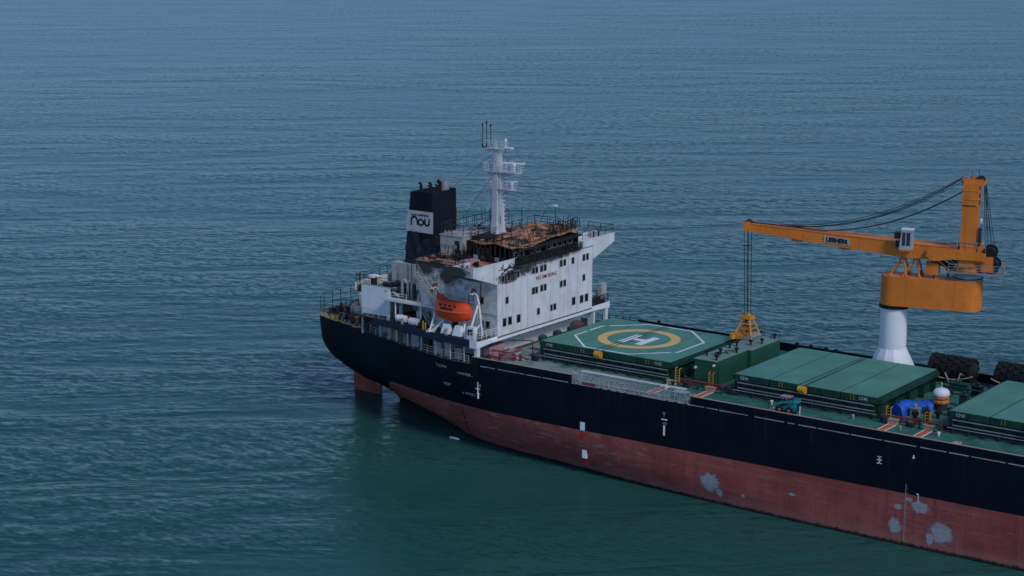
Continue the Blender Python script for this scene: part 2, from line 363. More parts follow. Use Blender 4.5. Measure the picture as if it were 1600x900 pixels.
# ================================================================== THE SHIP
ship = thing('cargo_ship', (0, 0, 0), 'black and red bulk carrier with burnt white bridge, seen from its stern quarter', 'ship')
ZD = 12.2
def zdk(x): return ZD + max(0, -x-5)*.012
def zkeel(x): return lerp_tab([(-38, 8.2), (-37.2, 6.7), (-36.2, 5.7), (-35, 5.0), (-33, 4.1), (-30.5, 3.1), (-28.5, 2.4), (-27, 1.6), (-25.8, 0), (-25, -4), (-24.5, -5)], x)
HB = [  # station x: [(z, half breadth)...] above the keel profile
 (-38, [(8.8, 1.6), (9.6, 2.4), (10.5, 2.9), (12.2, 3.2)]),
 (-37.2, [(7.4, 2.9), (8.4, 4.3), (9.5, 4.9), (12.2, 5.3)]),
 (-36.2, [(6.6, 3.8), (7.6, 5.3), (8.8, 6.1), (10.5, 6.4), (12.2, 6.6)]),
 (-35, [(5.8, 4.2), (7.0, 5.9), (8.4, 6.7), (10.5, 7.1), (12.2, 7.2)]),
 (-33, [(4.7, 3.8), (5.8, 5.8), (7, 6.9), (9, 7.5), (12.2, 7.9)]),
 (-29, [(3.2, 3.6), (4.2, 5.8), (6, 7.6), (9, 8.5), (12.2, 8.9)]),
 (-25.7, [(-4.9, .3), (0, .35), (1.5, 2.2), (3, 4.8), (4.5, 7.2), (6, 8.6), (9, 9.6), (12.2, 10.0)]),
 (-21, [(-4.9, .9), (0, 1.9), (1, 3.5), (3, 7.0), (6, 10.3), (9, 11.3), (12.2, 11.7)]),
 (-17, [(-4.9, 1.6), (0, 3.8), (1, 5.4), (3, 9.0), (6, 11.6), (9, 12.6), (12.2, 13.0)]),
 (-9, [(-4.9, 4.2), (0, 7.9), (1, 9.3), (3, 12.0), (6, 13.8), (9, 14.7), (12.2, 15.0)]),
 (-3.4, [(-4.9, 7), (0, 10.9), (1, 11.9), (3, 13.5), (6, 14.9), (9, 15.7), (12.2, 16.0)]),
 (3, [(-4.9, 9), (0, 12.2), (3, 14.5), (6, 15.7), (9, 16.05), (12.2, 16.1)]),
 (14, [(-4.9, 10.5), (0, 13.3), (3, 15.3), (6, 16.05), (9, 16.1), (12.2, 16.1)]),
 (25, [(-4.9, 12.5), (0, 14.7), (3, 15.9), (6, 16.1), (12.2, 16.1)]),
 (44, [(-4.9, 15), (0, 15.8), (3, 16.1), (12.2, 16.1)]),
 (62, [(-4.9, 15.6), (0, 16.1), (12.2, 16.1)]),
 (118, [(-4.9, 15.6), (0, 16.1), (12.2, 16.1)]),
 (132, [(-4.9, 10.5), (0, 12), (6, 13), (12.2, 14.2)]),
 (143, [(-4.9, 4.5), (0, 5.6), (6, 7.0), (12.2, 9.6)]),
 (150, [(-4.9, .2), (0, .4), (6, 1.2), (12.2, 4.0)]),
]
def smooth_tab(xs, vs, x):     # Catmull-Rom on uneven knots (monotone enough here)
    if x <= xs[0]: return vs[0]
    if x >= xs[-1]: return vs[-1]
    for i in range(len(xs)-1):
        if x <= xs[i+1]:
            h_ = xs[i+1]-xs[i]; t = (x-xs[i])/h_
            def sl_(j):
                if j <= 0 or j >= len(xs)-1: return (vs[min(j+1, len(xs)-1)]-vs[max(j-1, 0)])/(xs[min(j+1, len(xs)-1)]-xs[max(j-1, 0)])
                d0 = (vs[j]-vs[j-1])/(xs[j]-xs[j-1]); d1 = (vs[j+1]-vs[j])/(xs[j+1]-xs[j])
                return 0 if d0*d1 <= 0 else 2*d0*d1/(d0+d1)
            m0, m1 = sl_(i)*h_, sl_(i+1)*h_
            return (2*t**3-3*t*t+1)*vs[i]+(t**3-2*t*t+t)*m0+(-2*t**3+3*t*t)*vs[i+1]+(t**3-t*t)*m1
def half(x, z):
    xs = [a for a, _ in HB]; vs = []
    for a, tab in HB:
        zc = zkeel(a)
        tt = [(zc, 0.0)] + [q for q in tab if q[0] > zc+.05]
        vs.append(smooth_tab([q[0] for q in tt], [q[1] for q in tt], z) if z > zc else 0.0)
    return max(0.0, smooth_tab(xs, vs, x))
def deckhalf(x): return half(x, 12.2)
NR = 30
stx = [-38, -37.8, -37.6] + [-37.4+i*.6 for i in range(63)] + [1+i*2.0 for i in range(75)]
stx = [x for x in stx if x <= 150]
m = MB(); rows = []
for x in stx:
    zc = zkeel(x); zt = zdk(x); r = []
    for j in range(NR+1):
        t = j/NR; z = zc+(zt-zc)*(t**1.35)
        r.append((x, -(half(x, min(z, 12.2)) if j else 0.02), z))
    rows.append(r)
for sgn in (1, -1):
    G = [[m.v((p[0], p[1]*sgn, p[2])) for p in r] for r in rows]
    for A, B in zip(G, G[1:]):
        for j in range(NR): m.f(A[j], B[j], B[j+1], A[j+1])
    if sgn == 1: g0 = G[0]; g1 = G[-1]
    else:
        for j in range(NR): m.f(g0[j], g0[j+1], G[0][j+1], G[0][j]); m.f(g1[j], g1[j+1], G[-1][j+1], G[-1][j])
hull = m.build('hull', 'hull', ship, True)
tag(hull, 'black hull side with worn red underwater paint')
# main deck sheet and poop deck
def deck_sheet(name, mat, x0, x1, dz):
    m = MB(); L = []; Rr = []
    n = int((x1-x0)/1.0)
    for i in range(n+1):
        x = x0+(x1-x0)*i/n; b_ = deckhalf(x)-.03
        L.append(m.v((x, -b_, zdk(x)+dz))); Rr.append(m.v((x, b_, zdk(x)+dz)))
    for i in range(n): m.f(L[i], L[i+1], Rr[i+1], Rr[i])
    return m.build(name, mat, ship)
deck_sheet('main_deck', 'deck', -1, 149, -.02)
deck_sheet('poop_deck', 'poop', -37.95, -1.0, -.02)
# rudder
m = MB(); m.pry([], 0, 0) if False else None
foil = [(-35.3, -.08), (-33.5, -.3), (-31.2, -.42), (-30.1, -.3), (-29.85, 0), (-30.1, .3), (-31.2, .42), (-33.5, .3), (-35.3, .08)]
m.prz(foil, -5, 4.3); m.build('rudder', 'rudder', ship)
# bulwarks and their pale capping rail
m = MB()
for (a, b) in ((-.8, 15.2), (33.0, 116)): m.box(a, b, -16.1, -15.96, ZD, ZD+1.05)
for i in range(80):
    x = -.5+i*1.45
    if 15 < x < 33.2 or x > 115: continue
    m.prx([(-15.95, ZD), (-15.55, ZD), (-15.95, ZD+.95)], x, x+.03)
m.build('bulwark', 'hull', ship)
m = MB()
for (a, b) in ((-.8, 15.2), (33.0, 116)): m.box(a, b, -16.13, -15.88, ZD+1.053, ZD+1.11)
m.build('capping_rail', 'tan', ship)
m = MB().box(5, 116, 15.96, 16.1, ZD, ZD+1.05)
m.build('bulwark', 'hull', ship)
m = MB().box(5, 116, 15.88, 16.13, ZD+1.053, ZD+1.11); m.build('capping_rail', 'black', ship)
x = .6
while x < 96:
    L = random.choice((.9, 1.6, 2.4, 3.2, 4.0)); m = MB().box(x, x+L, -16.135, -16.10, ZD-.07, ZD+.03); m.build('gutter_bar', 'dashes', hull); x += L+random.choice((.25, .5, .9, .3))
# far side fittings on the rail
post = mesh_proto('vent_post', MB().lathe((0, 0, 0), [(.16, 0), (.16, 1.15), (.30, 1.2), (.30, 1.5), (.12, 1.62)], 8), 'black')
for (x, y) in ((31.2, 15.2), (33.3, 15.2), (35.6, 15.2), (37.2, 14.9), (9.0, 15.3), (22.4, 15.2)): put('vent_post', post, (x, y, ZD), ship)
railing('deck_rail', 'dark', ship, [(30, 15.5, ZD), (38, 15.5, ZD)], 1.1, 2, 2)

# ---- hull markings
YS = -16.1
def hullmark(name, body, size, x, z, mat='dashes', sx=1):
    o = text(name, body, size, mat, hull, (x, 0, z), (1, 0, 0), (0, 0, 1), sx=sx, depth=.01)
    for v in o.data.vertices: v.co.y += -half(v.co.x, v.co.z)-.025
    return o
hullmark('lettering', 'TOW', .62, -6.5, 11.0, sx=1.5); hullmark('lettering', '- WATER -', .5, -2.2, 10.6, sx=1.3)
hullmark('lettering', 'VSP', .62, -5.6, 8.6, sx=1.5); hullmark('lettering', '= SMALL', .5, -1.6, 7.9, sx=1.3)
def bars(name, rects, mat):
    m = MB()
    for (x0, x1, z0, z1) in rects:
        y = max(half(x_, z_) for x_ in (x0, x1) for z_ in (z0, z1))+.005; m.box(x0, x1, -y-.02, -y+.25, z0, z1)
    return m.build(name, mat, hull)
bars('draught_mark', [(.04, .16, 7.6, 9.9), (-.3, .45, 8.9, 9.0), (-.2, .4, 8.2, 8.3)], 'mark_white'); hullmark('draught_numeral', '4', .7, .45, 9.4)
bars('draught_mark', [(29.2, 29.45, 7.6, 8.9)], 'mark_white'); bars('draught_mark', [(28.9, 29.75, 9.6, 9.75)], 'mark_white'); hullmark('draught_numeral', 'Y', .8, 29.3, 10.3); hullmark('draught_numeral', 'ton', .5, 29.4, 9.2)
bars('push_mark', [(16.7, 17.4, 6.15, 7.25)], 'mark_white'); bars('push_mark', [(16.7, 17.4, 5.2, 6.0)], 'mark_red')
bars('push_mark', [(16.75, 17.4, 2.3, 3.4)], 'mark_white'); bars('push_mark', [(16.75, 17.3, 1.35, 1.9)], 'mark_red')
bars('load_line', [(58.3, 58.9, 9.7, 9.82), (58.55, 58.67, 9.3, 10.2), (58.3, 58.9, 9.3, 9.4), (58.35, 58.85, 10.1, 10.2)], 'mark_white')
bars('deck_mark', [(62.7, 63.0, 10.7, 10.85), (62.78, 62.92, 10.85, 11.1)], 'mark_white')
sc_ = [(62.02, 62.07, .5, 7.5)]
for i in range(24): sc_.append((62.09, 62.24 if i % 2 else 62.36, .6+i*.29, .645+i*.29))
bars('draught_scale', sc_, 'dashes')
bars('draught_mark', [(63.6, 63.68, 5.5, 6.6), (63.4, 63.6, 6.5, 6.6)], 'mark_white')
# rope hanging down the hull side
pts = [(-3.6-.05*i+.09*math.sin(i*.6), -half(-3.6, max(.1, 5.2-i*.45))-.08, 5.2-i*.45) for i in range(13)]
MB().path(pts, .05).build('hanging_rope', 'wire', ship)

# ================================================================== accommodation block
house = MB()
house.box(-14, -.0, -11.45, 11.45, 15.2, 24.15)
house.box(-14, -1.9, -11.40, 11.40, ZD-.1, 15.2)
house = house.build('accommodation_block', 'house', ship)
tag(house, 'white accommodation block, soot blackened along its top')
# front ledge, A deck plate with fascia
MB().box(0.003, .28, -13.0, 11.6, 14.72, 15.02).build('front_ledge', 'clean_white', house)
def ahalf(x): return lerp_tab([(-25, 11.9), (-21, 12.9), (-17, 13.6), (-9, 15.2), (-3, 16.0), (0, 16.1)], x)
for sgn in (-1, 1):
    m = MB(); xs = [-20.6, -17, -13, -9, -5, -1.2]
    for a, b in zip(xs, xs[1:]):
        ya, yb = ahalf(a)*sgn, ahalf(b)*sgn
        m.hexa([(a, ya-.14*sgn, 14.42), (b, yb-.14*sgn, 14.42), (b, yb, 14.42), (a, ya, 14.42), (a, ya-.14*sgn, 15.42), (b, yb-.14*sgn, 15.42), (b, yb, 15.42), (a, ya, 15.42)])
    m.build('side_fascia', 'navy', house)
    m = MB(); m.box(-1.2, .02, min(15.95*sgn, 16.12*sgn), max(15.95*sgn, 16.12*sgn), 14.4, 15.46)
    m.box(-.12, .03, min(11.5*sgn, 15.94*sgn), max(11.5*sgn, 15.94*sgn), 14.6, 15.3)
    m.prx([(15.9*sgn, 14.4), (15.9*sgn, 14.6), (13.2*sgn, 14.6)], -.1, .0)
    m.build('wing_fascia', 'clean_white', house)
    m = MB(); m.box(-.55, -.1, min(15.2*sgn, 15.9*sgn), max(15.2*sgn, 15.9*sgn), ZD, 14.4); m.build('pillar', 'white', house)
m = MB()
xs = [-24.5, -21, -17, -13, -9, -5, -.1]
L = [m.v((x, -ahalf(x)+.15, 15.2)) for x in xs]; Q = [m.v((x, ahalf(x)-.15, 15.2)) for x in xs]
L2 = [m.v((x, -ahalf(x)+.15, 15.0)) for x in xs]; Q2 = [m.v((x, ahalf(x)-.15, 15.0)) for x in xs]
for i in range(len(xs)-1):
    m.f(L[i], L[i+1], Q[i+1], Q[i]); m.f(L2[i], Q2[i], Q2[i+1], L2[i+1])
m.f(L[0], Q[0], Q2[0], L2[0]); m.f(L[-1], L2[-1], Q2[-1], Q[-1])
m.build('boat_deck', 'poop', house)
# inner casing under the boat deck (poop house)
MB().box(-22, -14.0, -9.2, 9.2, ZD+.0, 15.0).build('poop_house', 'dirty_white', ship)
# windows
wa = MB(); wa.box(-.02, .05, -.36, .36, -.50, .50); wa.cur = 1; wa.box(.0, .06, -.27, .27, -.41, .41)
wmesh = mesh_proto('window', wa, ['grey', 'glass'])
wa = MB(); wa.box(-.02, .05, -.46, .46, -.60, .60); wa.cur = 1; wa.box(.0, .06, -.37, .37, -.51, .51)
wbig = mesh_proto('window', wa, ['grey', 'glass'])
wa = MB(); wa.lathe((0, 0, 0), [(.26, -.02), (.26, .05)], 10, 'x'); wa.cur = 1; wa.lathe((0, 0, 0), [(.18, 0), (.18, .06)], 10, 'x')
wport = mesh_proto('porthole', wa, ['grey', 'glass'])
for y, z in [(-3.23, 23), (-2.45, 23), (-1.25, 23), (-.4, 23), (3.5, 22.95), (4.37, 22.95), (6.44, 22.9), (9.2, 22.9), (10.1, 22.9), (-6.8, 23.1), (-9.0, 23.0), (-10.3, 23.0),
             (-3.2, 20.15), (-2.44, 20.15), (-1.22, 20.2), (-.37, 20.2), (3.54, 20), (4.42, 20), (9.25, 20), (-9.33, 19.9), (-1.95, 17.05), (1.15, 17), (2.01, 17)]:
    put('window', wmesh, (0, y, z), house)
for y, z in [(6.71, 17), (8.74, 16.95), (9.97, 16.95), (-9.9, 16.95), (-8.65, 16.95), (-6.64, 16.9)]: put('window', wbig, (0, y, z), house)
for y in (-3.9, -1.3, .2, 6.0, 8.3): put('porthole', wport, (-1.9, y, 13.95), house)
for x, z in [(-2.6, 19.9), (-2.6, 16.7), (-1.6, 16.7), (-9.2, 16.7), (-11.6, 16.7), (-11.2, 20.2)]: put('window', wmesh, (x, -11.45, z), house, -math.pi/2)
# lettering and conduits on the front
text('lettering', 'NO SMOKING', .78, 'text_red', house, (.02, -.05, 21.75), (0, 1, 0), (0, 0, 1), bold=.012, sx=1.02)
for y in (-10.4, -7.9, -4.5, .9, 5.3, 7.6): MB().tube((.05, y, 15.3), (.05, y, 24.0), .035, 5).build('conduit', 'house', house)
for z in (18.15, 21.2): MB().box(.002, .016, -11.4, 11.4, z, z+.07).build('weld_seam', 'house', house)
m = MB(); m.tube((-2.8, -11.5, 15.3), (-2.8, -11.5, 22.2), .06); m.tube((-2.8, -11.5, 18.2), (.1, -11.55, 18.0), .03); m.build('drain_pipe', 'dark', house)

# ---- bridge deck (burnt plate) and wings
MB().box(-14.15, -.5, -11.6, 11.6, 24.152, 24.32).build('bridge_deck', 'rusty', ship)
for sgn in (-1, 1):
    nm = 'bridge_wing'
    wing = MB(); a0 = 7.7 if sgn < 0 else 8.3
    wing.prx([(11.45*sgn, 22.3), (17*sgn, 24.15), (17*sgn, 25.35), (a0*sgn, 25.35), (a0*sgn, 24.34), (11.45*sgn, 24.34)], .003, .10)
    wing.box(-4.5, .0, min(11.6*sgn, 16.95*sgn), max(11.6*sgn, 16.95*sgn), 24.14, 24.3)
    wing.box(-4.5, .003, min(16.9*sgn, 17*sgn), max(16.9*sgn, 17*sgn), 24.14, 25.35)
    wing.box(-4.6, -4.5, min(11.6*sgn, 17*sgn), max(11.6*sgn, 17*sgn), 24.14, 25.0)
    wing.prx([(11.45*sgn, 22.3), (17*sgn, 24.13), (11.45*sgn, 24.13)], -4.55, -4.45)
    wing.hexa([(-4.5, 11.46*sgn, 22.3), (0, 11.46*sgn, 22.3), (0, 16.9*sgn, 24.1), (-4.5, 16.9*sgn, 24.1), (-4.5, 11.46*sgn, 22.4), (0, 11.46*sgn, 22.4), (0, 16.9*sgn, 24.13), (-4.5, 16.9*sgn, 24.13)])
    wing = wing.build(nm, 'house', ship)
    tag(wing, 'white bridge wing on the near side' if sgn < 0 else 'white bridge wing reaching out over the far side')
    MB().box(-.02, .17, min(a0*sgn, 17.05*sgn), max(a0*sgn, 17.05*sgn), 25.353, 25.42).build('wing_rail', 'clean_white', wing)
    if sgn > 0: railing('wing_railing', 'dark', wing, [(-.1, 9, 25.42), (-.1, 16.9, 25.42), (-4.4, 16.9, 25.42)], 1.15, 2, 1.8, .035)
for y in (13.2, 14.5): MB().tube((-1, y, 24.3), (-1, y, 26.0), .12).build('repeater_stand', 'dark', ship)

# ---- burnt wheelhouse: sill, mullions, header, buckled roof
wh = MB(); x0, x1, y0, y1 = -7.0, -.35, -7.6, 8.3
wh.box(x1-.12, x1, y0, y1, 24.33, 25.25); wh.box(x1-.12, x1, y0, y1, 26.15, 26.55)
wh.box(x0, x1-.12, y0, y0+.12, 24.33, 25.2); wh.box(x0, x1-.12, y1-.12, y1, 24.33, 26.5)
wh.box(x0, x0+.12, y0+.12, y1-.12, 24.33, 26.2)
wh.box(x0, x0+3.0, y0, y0+.12, 25.2, 26.2)
wheel = wh.build('wheelhouse', 'soot', ship); tag(wheel, 'charred wheelhouse with its windows burnt out')
mul = mesh_proto('mullion', MB().box(-.14, 0, -.13, .13, 0, .92), 'soot')
for i in range(13): put('mullion', mul, (x1+.01, y0+.14+i*(y1-y0-.28)/12, 25.24), wheel)
sm = mesh_proto('mullion', MB().box(-.1, .1, -.06, .06, 0, 1.5), 'soot')
for i in range(8): put('mullion', sm, (-6.6+i*.82, y0+.06, 25.2), wheel)
for i in range(5): MB().box(-6.9+i*1.2, -6.2+i*1.2, -7.69, -7.63, 24.5+.1*(i%2), 25.15).build('burnt_panel', ['dirty_white', 'rust_brown', 'soot', 'grey', 'soot'][i], wheel)
rim = MB()
for (za, zb) in ((-.36, -.30), (.30, .36)): rim.box(0, .05, -.46, .46, za, zb)
for s_ in (-.46, .40): rim.box(0, .05, s_, s_+.06, -.30, .30)
fr = mesh_proto('window_frame', rim, 'grey')
for i in range(12):
    if i in (2, 5, 11): continue
    put('window_frame', fr, (x1+.02, y0+.14+(i+.5)*(y1-y0-.28)/12, 25.7), wheel)
MB().box(-5.5, -2.0, -5.5, 6, 24.35, 25.2).build('burnt_console', 'soot', wheel)
MB().box(-.5, .02, -7.7, 8.3, 24.153, 24.32).build('bridge_front_sill', 'soot', wheel)
# walkway rails in front of the wheelhouse, blackened
railing('bridge_front_rail', 'soot', wheel, [(.08, -7.6, 24.33), (.08, 8.2, 24.33)], 1.0, 3, 1.1, .05, .06)
for i in range(100):
    m = MB(); y = random.uniform(-10.5, 7.5); z = random.uniform(23.9, 26.6) if y > -7 else random.uniform(23.0, 24.6)
    m.tube((.12, y, z), (.16, y+random.uniform(-1.2, 1.2), z+random.uniform(-.3, .5)), random.uniform(.03, .09), 5); m.build('hanging_debris', 'soot', wheel)
# roof: buckled plate, lower towards the near end
def roofz(x, y):
    return 26.85+.03*(y+7) - .38*math.exp(-((y+4.0)/2.2)**2) + .16*math.sin(x*1.3+y*.9)*math.sin(y*.7+.4) - .22*math.exp(-((x+1)/1.5)**2)*(.4+.6*math.sin(y*.8)**2)
m = MB(); nx, ny = 16, 34; G = []
for i in range(nx+1):
    r = []
    for j in range(ny+1):
        x = -8.2+(8.35)*i/nx; y = -6.9+15.3*j/ny; r.append(m.v((x, y, roofz(x, y))))
    G.append(r)
G2 = [[m.v((m.V[a].x, m.V[a].y, m.V[a].z-.1)) for a in r] for r in G]
for i in range(nx):
    for j in range(ny): m.f(G[i][j], G[i+1][j], G[i+1][j+1], G[i][j+1]); m.f(G2[i][j], G2[i][j+1], G2[i+1][j+1], G2[i+1][j])
for i in range(nx): m.f(G[i][0], G2[i][0], G2[i+1][0], G[i+1][0]); m.f(G[i][ny], G[i+1][ny], G2[i+1][ny], G2[i][ny])
for j in range(ny): m.f(G[0][j], G[0][j+1], G2[0][j+1], G2[0][j]); m.f(G[nx][j], G2[nx][j], G2[nx][j+1], G[nx][j+1])
roof = m.build('wheelhouse_roof', 'rusty', ship, True); tag(roof, 'buckled rust orange roof plate over the wheelhouse')
MB().box(.12, .2, -6.9, 8.4, 26.2, 26.5).build('roof_edge', 'soot', roof)
for i in range(46):     # bent stanchions, fallen rails and cable ends on the roof
    y = random.uniform(-6.5, 8.3); x = random.uniform(-7.5, .1) if i < 24 else random.uniform(-1.4, .1); z = roofz(x, y)
    if i >= 24: y = random.uniform(2, 8.4)
    m = MB(); h_ = random.uniform(.7, 2.0); m.tube((x, y, z), (x+random.uniform(-.9, .9), y+random.uniform(-1.0, .9), z+h_), .042, 5)
    if i % 3 == 0: m.tube((x, y, z+h_*.6), (x+random.uniform(-.5, .5), y+random.uniform(-2.4, 2.4), z+h_*random.uniform(.3, 1)), .035, 5)
    m.build('bent_stanchion', 'soot', roof)
for y, h_ in ((-5.5, 2.4), (-3, 2.2), (-.5, 2.5), (2.2, 2.3), (4.6, 2.9)):
    MB().tube((-7.6, y, roofz(-7.6, y)), (-7.6+random.uniform(-.1, .1), y, roofz(-7.6, y)+h_), .05, 5).build('stanchion', 'soot', roof)
for y in [-6.6+i*1.25 for i in range(12)]:
    x = .05+random.uniform(-.2, .05); z = roofz(x, y); MB().tube((x, y, z-.1), (x+random.uniform(-.35, .25), y+random.uniform(-.3, .3), z+random.uniform(.6, 1.4)), .035, 5).build('stanchion', 'soot', roof)
for x in [-8.0+i*1.3 for i in range(7)]:
    z = roofz(x, -6.8); MB().tube((x, -6.85, z-.1), (x+random.uniform(-.1, .1), -6.85, z+random.uniform(.9, 1.9)), .04, 5).build('stanchion', 'soot', roof)
random.seed(5)
for i in range(13):
    y = random.uniform(-6, 7); x = random.uniform(-7.4, -1.5); L_ = random.uniform(2, 4.2); a = R(random.choice((-62, -50, 70, 60, 20)) + random.uniform(-12, 12))
    x2, y2 = max(-8, min(.1, x+L_*math.cos(a))), max(-6.8, min(8.2, y+L_*math.sin(a)))
    MB().tube((x, y, roofz(x, y)+.06), (x2, y2, roofz(x2, y2)+random.uniform(.08, .5)), .055, 5).build('fallen_beam', 'soot', roof)
for j in range(3):      # collapsed awning frames at the far front corner
    m = MB(); xx = -1.6+.75*j; tilt = random.uniform(-.5, .2)
    for y in (2.4, 3.6, 4.8, 6.0, 7.2, 8.3): z = roofz(xx, y); m.tube((xx, y, z), (xx+tilt, y+.55, z+1.5+.25*math.sin(y*2+j)), .045, 5)
    for hh_ in (.5, .95, 1.45): m.path([(xx+tilt*hh_/1.5, y+.37*hh_, roofz(xx, y)+hh_+.15*math.sin(y*1.7+j)) for y in (2.4, 3.6, 4.8, 6.0, 7.2, 8.3)], .038, 5)
    m.build('collapsed_frame', 'soot', roof)
railing('chart_deck_rail', 'soot', roof, [(-8.1, -6.7, 26.7), (-.1, -6.7, 26.55)], 1.15, 3, 1.25, .03, .12)
railing('monkey_island_rail', 'dark', roof, [(-7.9, -6, 26.6), (-7.9, 8.2, 27.2), (-3.5, 8.3, 27.2)], 1.1, 3, 1.8, .032)
m = MB(); m.tube((-4.2, 8.1, 27.1), (-4.2, 8.1, 30.0), .05, 5); m.build('lamp_post', 'dark', roof)
MB().box(-4.45, -3.95, 7.8, 8.4, 30.0, 30.2).build('flood_lamp', 'clean_white', roof)

# ---- sooty blocks behind the wheelhouse
blk_ = MB().box(-14.0, -10.0, -6, 6, 24.325, 26.9).box(-14.1, -9.9, -6.1, 6.1, 26.903, 27.02).build('chart_house', 'dirty_white', ship)
tag(blk_, 'sooty grey deck house behind the wheelhouse')
MB().box(-11.4, -10.6, -6.05, -6.0, 24.35, 26.3).build('doorway', 'soot', blk_)
MB().box(-9.99, -9.95, -5.2, -3.9, 24.35, 26.4).build('doorway', 'soot', blk_)
for i in range(5): MB().box(-13.8+i*.6, -13.45+i*.6, -6.06, -6.0, 25.2, 25.7).build('vent_grille', 'grey', blk_)
for i in range(6): MB().tube((-13.5+i*.45, -5.5+.2*i, 27.02), (-13.5+i*.45, -5.5+.2*i, 27.5), .12).build('vent_stub', 'dirty_white', blk_)
railing('chart_house_rail', 'dark', blk_, [(-14, 5.8, 27.03), (-14, -5.8, 27.03), (-10.1, -5.8, 27.03)], 1.5, 2, 1.9, .04, .05)
MB().box(-10, -7.1, -4, 4, 24.325, 26.9).build('mast_house', 'soot', ship)
for i in range(30):
    m = MB(); x = random.uniform(-9.8, -7.2); y = random.uniform(-9.5, -4.2); z = 24.35
    m.tube((x, y, z), (x+random.uniform(-.4, .4), y+random.uniform(-.5, .5), z+random.uniform(.4, 2.2)), random.uniform(.04, .14), 5); m.build('burnt_pipe', 'soot', ship)
for i in range(14):
    m = MB(); x = random.uniform(-13, -1); y = random.uniform(-11, -7.9); m.box(x, x+random.uniform(.2, .9), y, y+random.uniform(.2, .8), 24.33, 24.33+random.uniform(.1, .55)); m.build('fire_debris', 'soot', ship)
railing('bridge_deck_rail', 'soot', ship, [(-14, -11.5, 24.33), (-4.7, -11.5, 24.33)], 1.05, 2, 2.2, .035, .08)
MB().box(-6.5, -4.8, -11.5, -9.0, 24.33, 24.9).build('locker', 'pink', ship)

# ================================================================== mast
mast = MB()
def octo(cx, cy, hx, hy, c=.35): return [(cx-hx, cy-hy*c), (cx-hx, cy+hy*c), (cx-hx*c, cy+hy), (cx+hx*c, cy+hy), (cx+hx, cy+hy*c), (cx+hx, cy-hy*c), (cx+hx*c, cy-hy), (cx-hx*c, cy-hy)]
lv = [(26.2, 1.35, 1.3), (27.4, 1.02, 1.0), (28.8, .88, .85), (33, .76, .74), (36, .68, .66), (38.7, .54, .54)]
rings = [[mast.v((px, py, z)) for (px, py) in octo(-8.45, 0, hx, hy, .5)] for z, hx, hy in lv]
mast.f(*rings[0][::-1]); mast.f(*rings[-1])
for A, B in zip(rings, rings[1:]):
    for i in range(8): mast.f(A[i], A[(i+1) % 8], B[(i+1) % 8], B[i])
mast = mast.build('radar_mast', 'mast', ship); tag(mast, 'tall white radar mast with two platforms')
for z, xa, xb, w_ in ((33.2, -10.0, -5.4, .75), (35.6, -10.6, -4.4, .85), (38.75, -10.5, -7.0, .7)):
    m = MB(); m.prz([(xa+.5, -w_), (xb-.5, -w_), (xb, -w_*.4), (xb, w_*.4), (xb-.5, w_), (xa+.5, w_), (xa, w_*.4), (xa, -w_*.4)], z, z+.14)
    for s_ in (-.5, .5): m.pry([(-7.6, z), (xb-.4, z), (-7.6, z-.75)], s_-.04, s_+.04); m.pry([(-9.3, z), (xa+.4, z), (-9.3, z-.65)], s_-.04, s_+.04)
    m.build('platform', 'mast', mast)
    railing('platform_rail', 'clean_white', mast, [(xa+.1, -w_*.9, z+.14), (xb-.1, -w_*.9, z+.14), (xb-.1, w_*.9, z+.14), (xa+.1, w_*.9, z+.14), (xa+.1, -w_*.9, z+.14)], 1.0, 3, .95, .02)
for (x, z, L) in ((-5.6, 36.9, 2.6), (-6.0, 34.3, 1.2)):
    m = MB(); m.tube((x, 0, z-1.15), (x, 0, z-.1), .14); m.lathe((x, 0, z-.35), [(.26, 0), (.26, .35)], 10)
    d_ = Vector((.92, .38, 0))*L*.6; m.hexa([(x-d_.x, -d_.y-.09, z), (x+d_.x, d_.y-.09, z), (x+d_.x, d_.y+.09, z), (x-d_.x, -d_.y+.09, z), (x-d_.x, -d_.y-.09, z+.2), (x+d_.x, d_.y-.09, z+.2), (x+d_.x, d_.y+.09, z+.2), (x-d_.x, -d_.y+.09, z+.2)])
    m.build('radar_scanner', 'clean_white', mast)
for x, y, z0, z1 in ((-10.9, -.3, 38.9, 42.1), (-10.55, .2, 39.0, 42.4), (-10.25, -.2, 39.0, 42.3), (-9.9, .3, 39.0, 42.0)):
    m = MB(); m.tube((x, y, z0), (x, y, z1), .05, 5); m.lathe((x, y, z1-.15), [(.11, 0), (.13, .1), (.05, .3)], 6); m.lathe((x, y, z0), [(.12, 0), (.12, .35)], 6); m.build('antenna', 'black', mast)
m = MB(); m.tube((-10.9, -.35, 38.85), (-9.4, .3, 38.85), .08); m.tube((-10.9, .3, 38.85), (-9.4, .3, 38.85), .08); m.build('antenna_bracket', 'dark', mast)
MB().lathe((-7.1, 0, 39.9), [(.05, -1), (.08, 0), (.22, .05), (.16, .35), (.05, .5)], 8).build('satellite_antenna', 'clean_white', mast)
MB().box(-7.2, -5.9, -.35, .35, 38.95, 39.12).build('lamp_bracket', 'clean_white', mast)
m = MB()
for s_ in (-.22, .22): m.tube((-7.2, s_-.6, 27.2), (-7.62, s_-.4, 38.6), .03, 4)
for i in range(38): z = 27.4+i*.3; x = -7.2-.42*(z-27.2)/11.4; m.tube((x, -.82, z), (x, -.2, z), .022, 4)
for i in range(9):
    z = 28.6+i*.62
    if abs(z-33.2) < .5: continue
    c0 = Vector((-7.25-.03*i, -.5, z)); pts = [c0+Vector((.62*math.sin(a), .35*math.cos(a), 0)) for a in [math.pi*j/6 for j in range(7)]]; m.path(pts, .028, 4)
m.build('ladder', 'clean_white', mast)
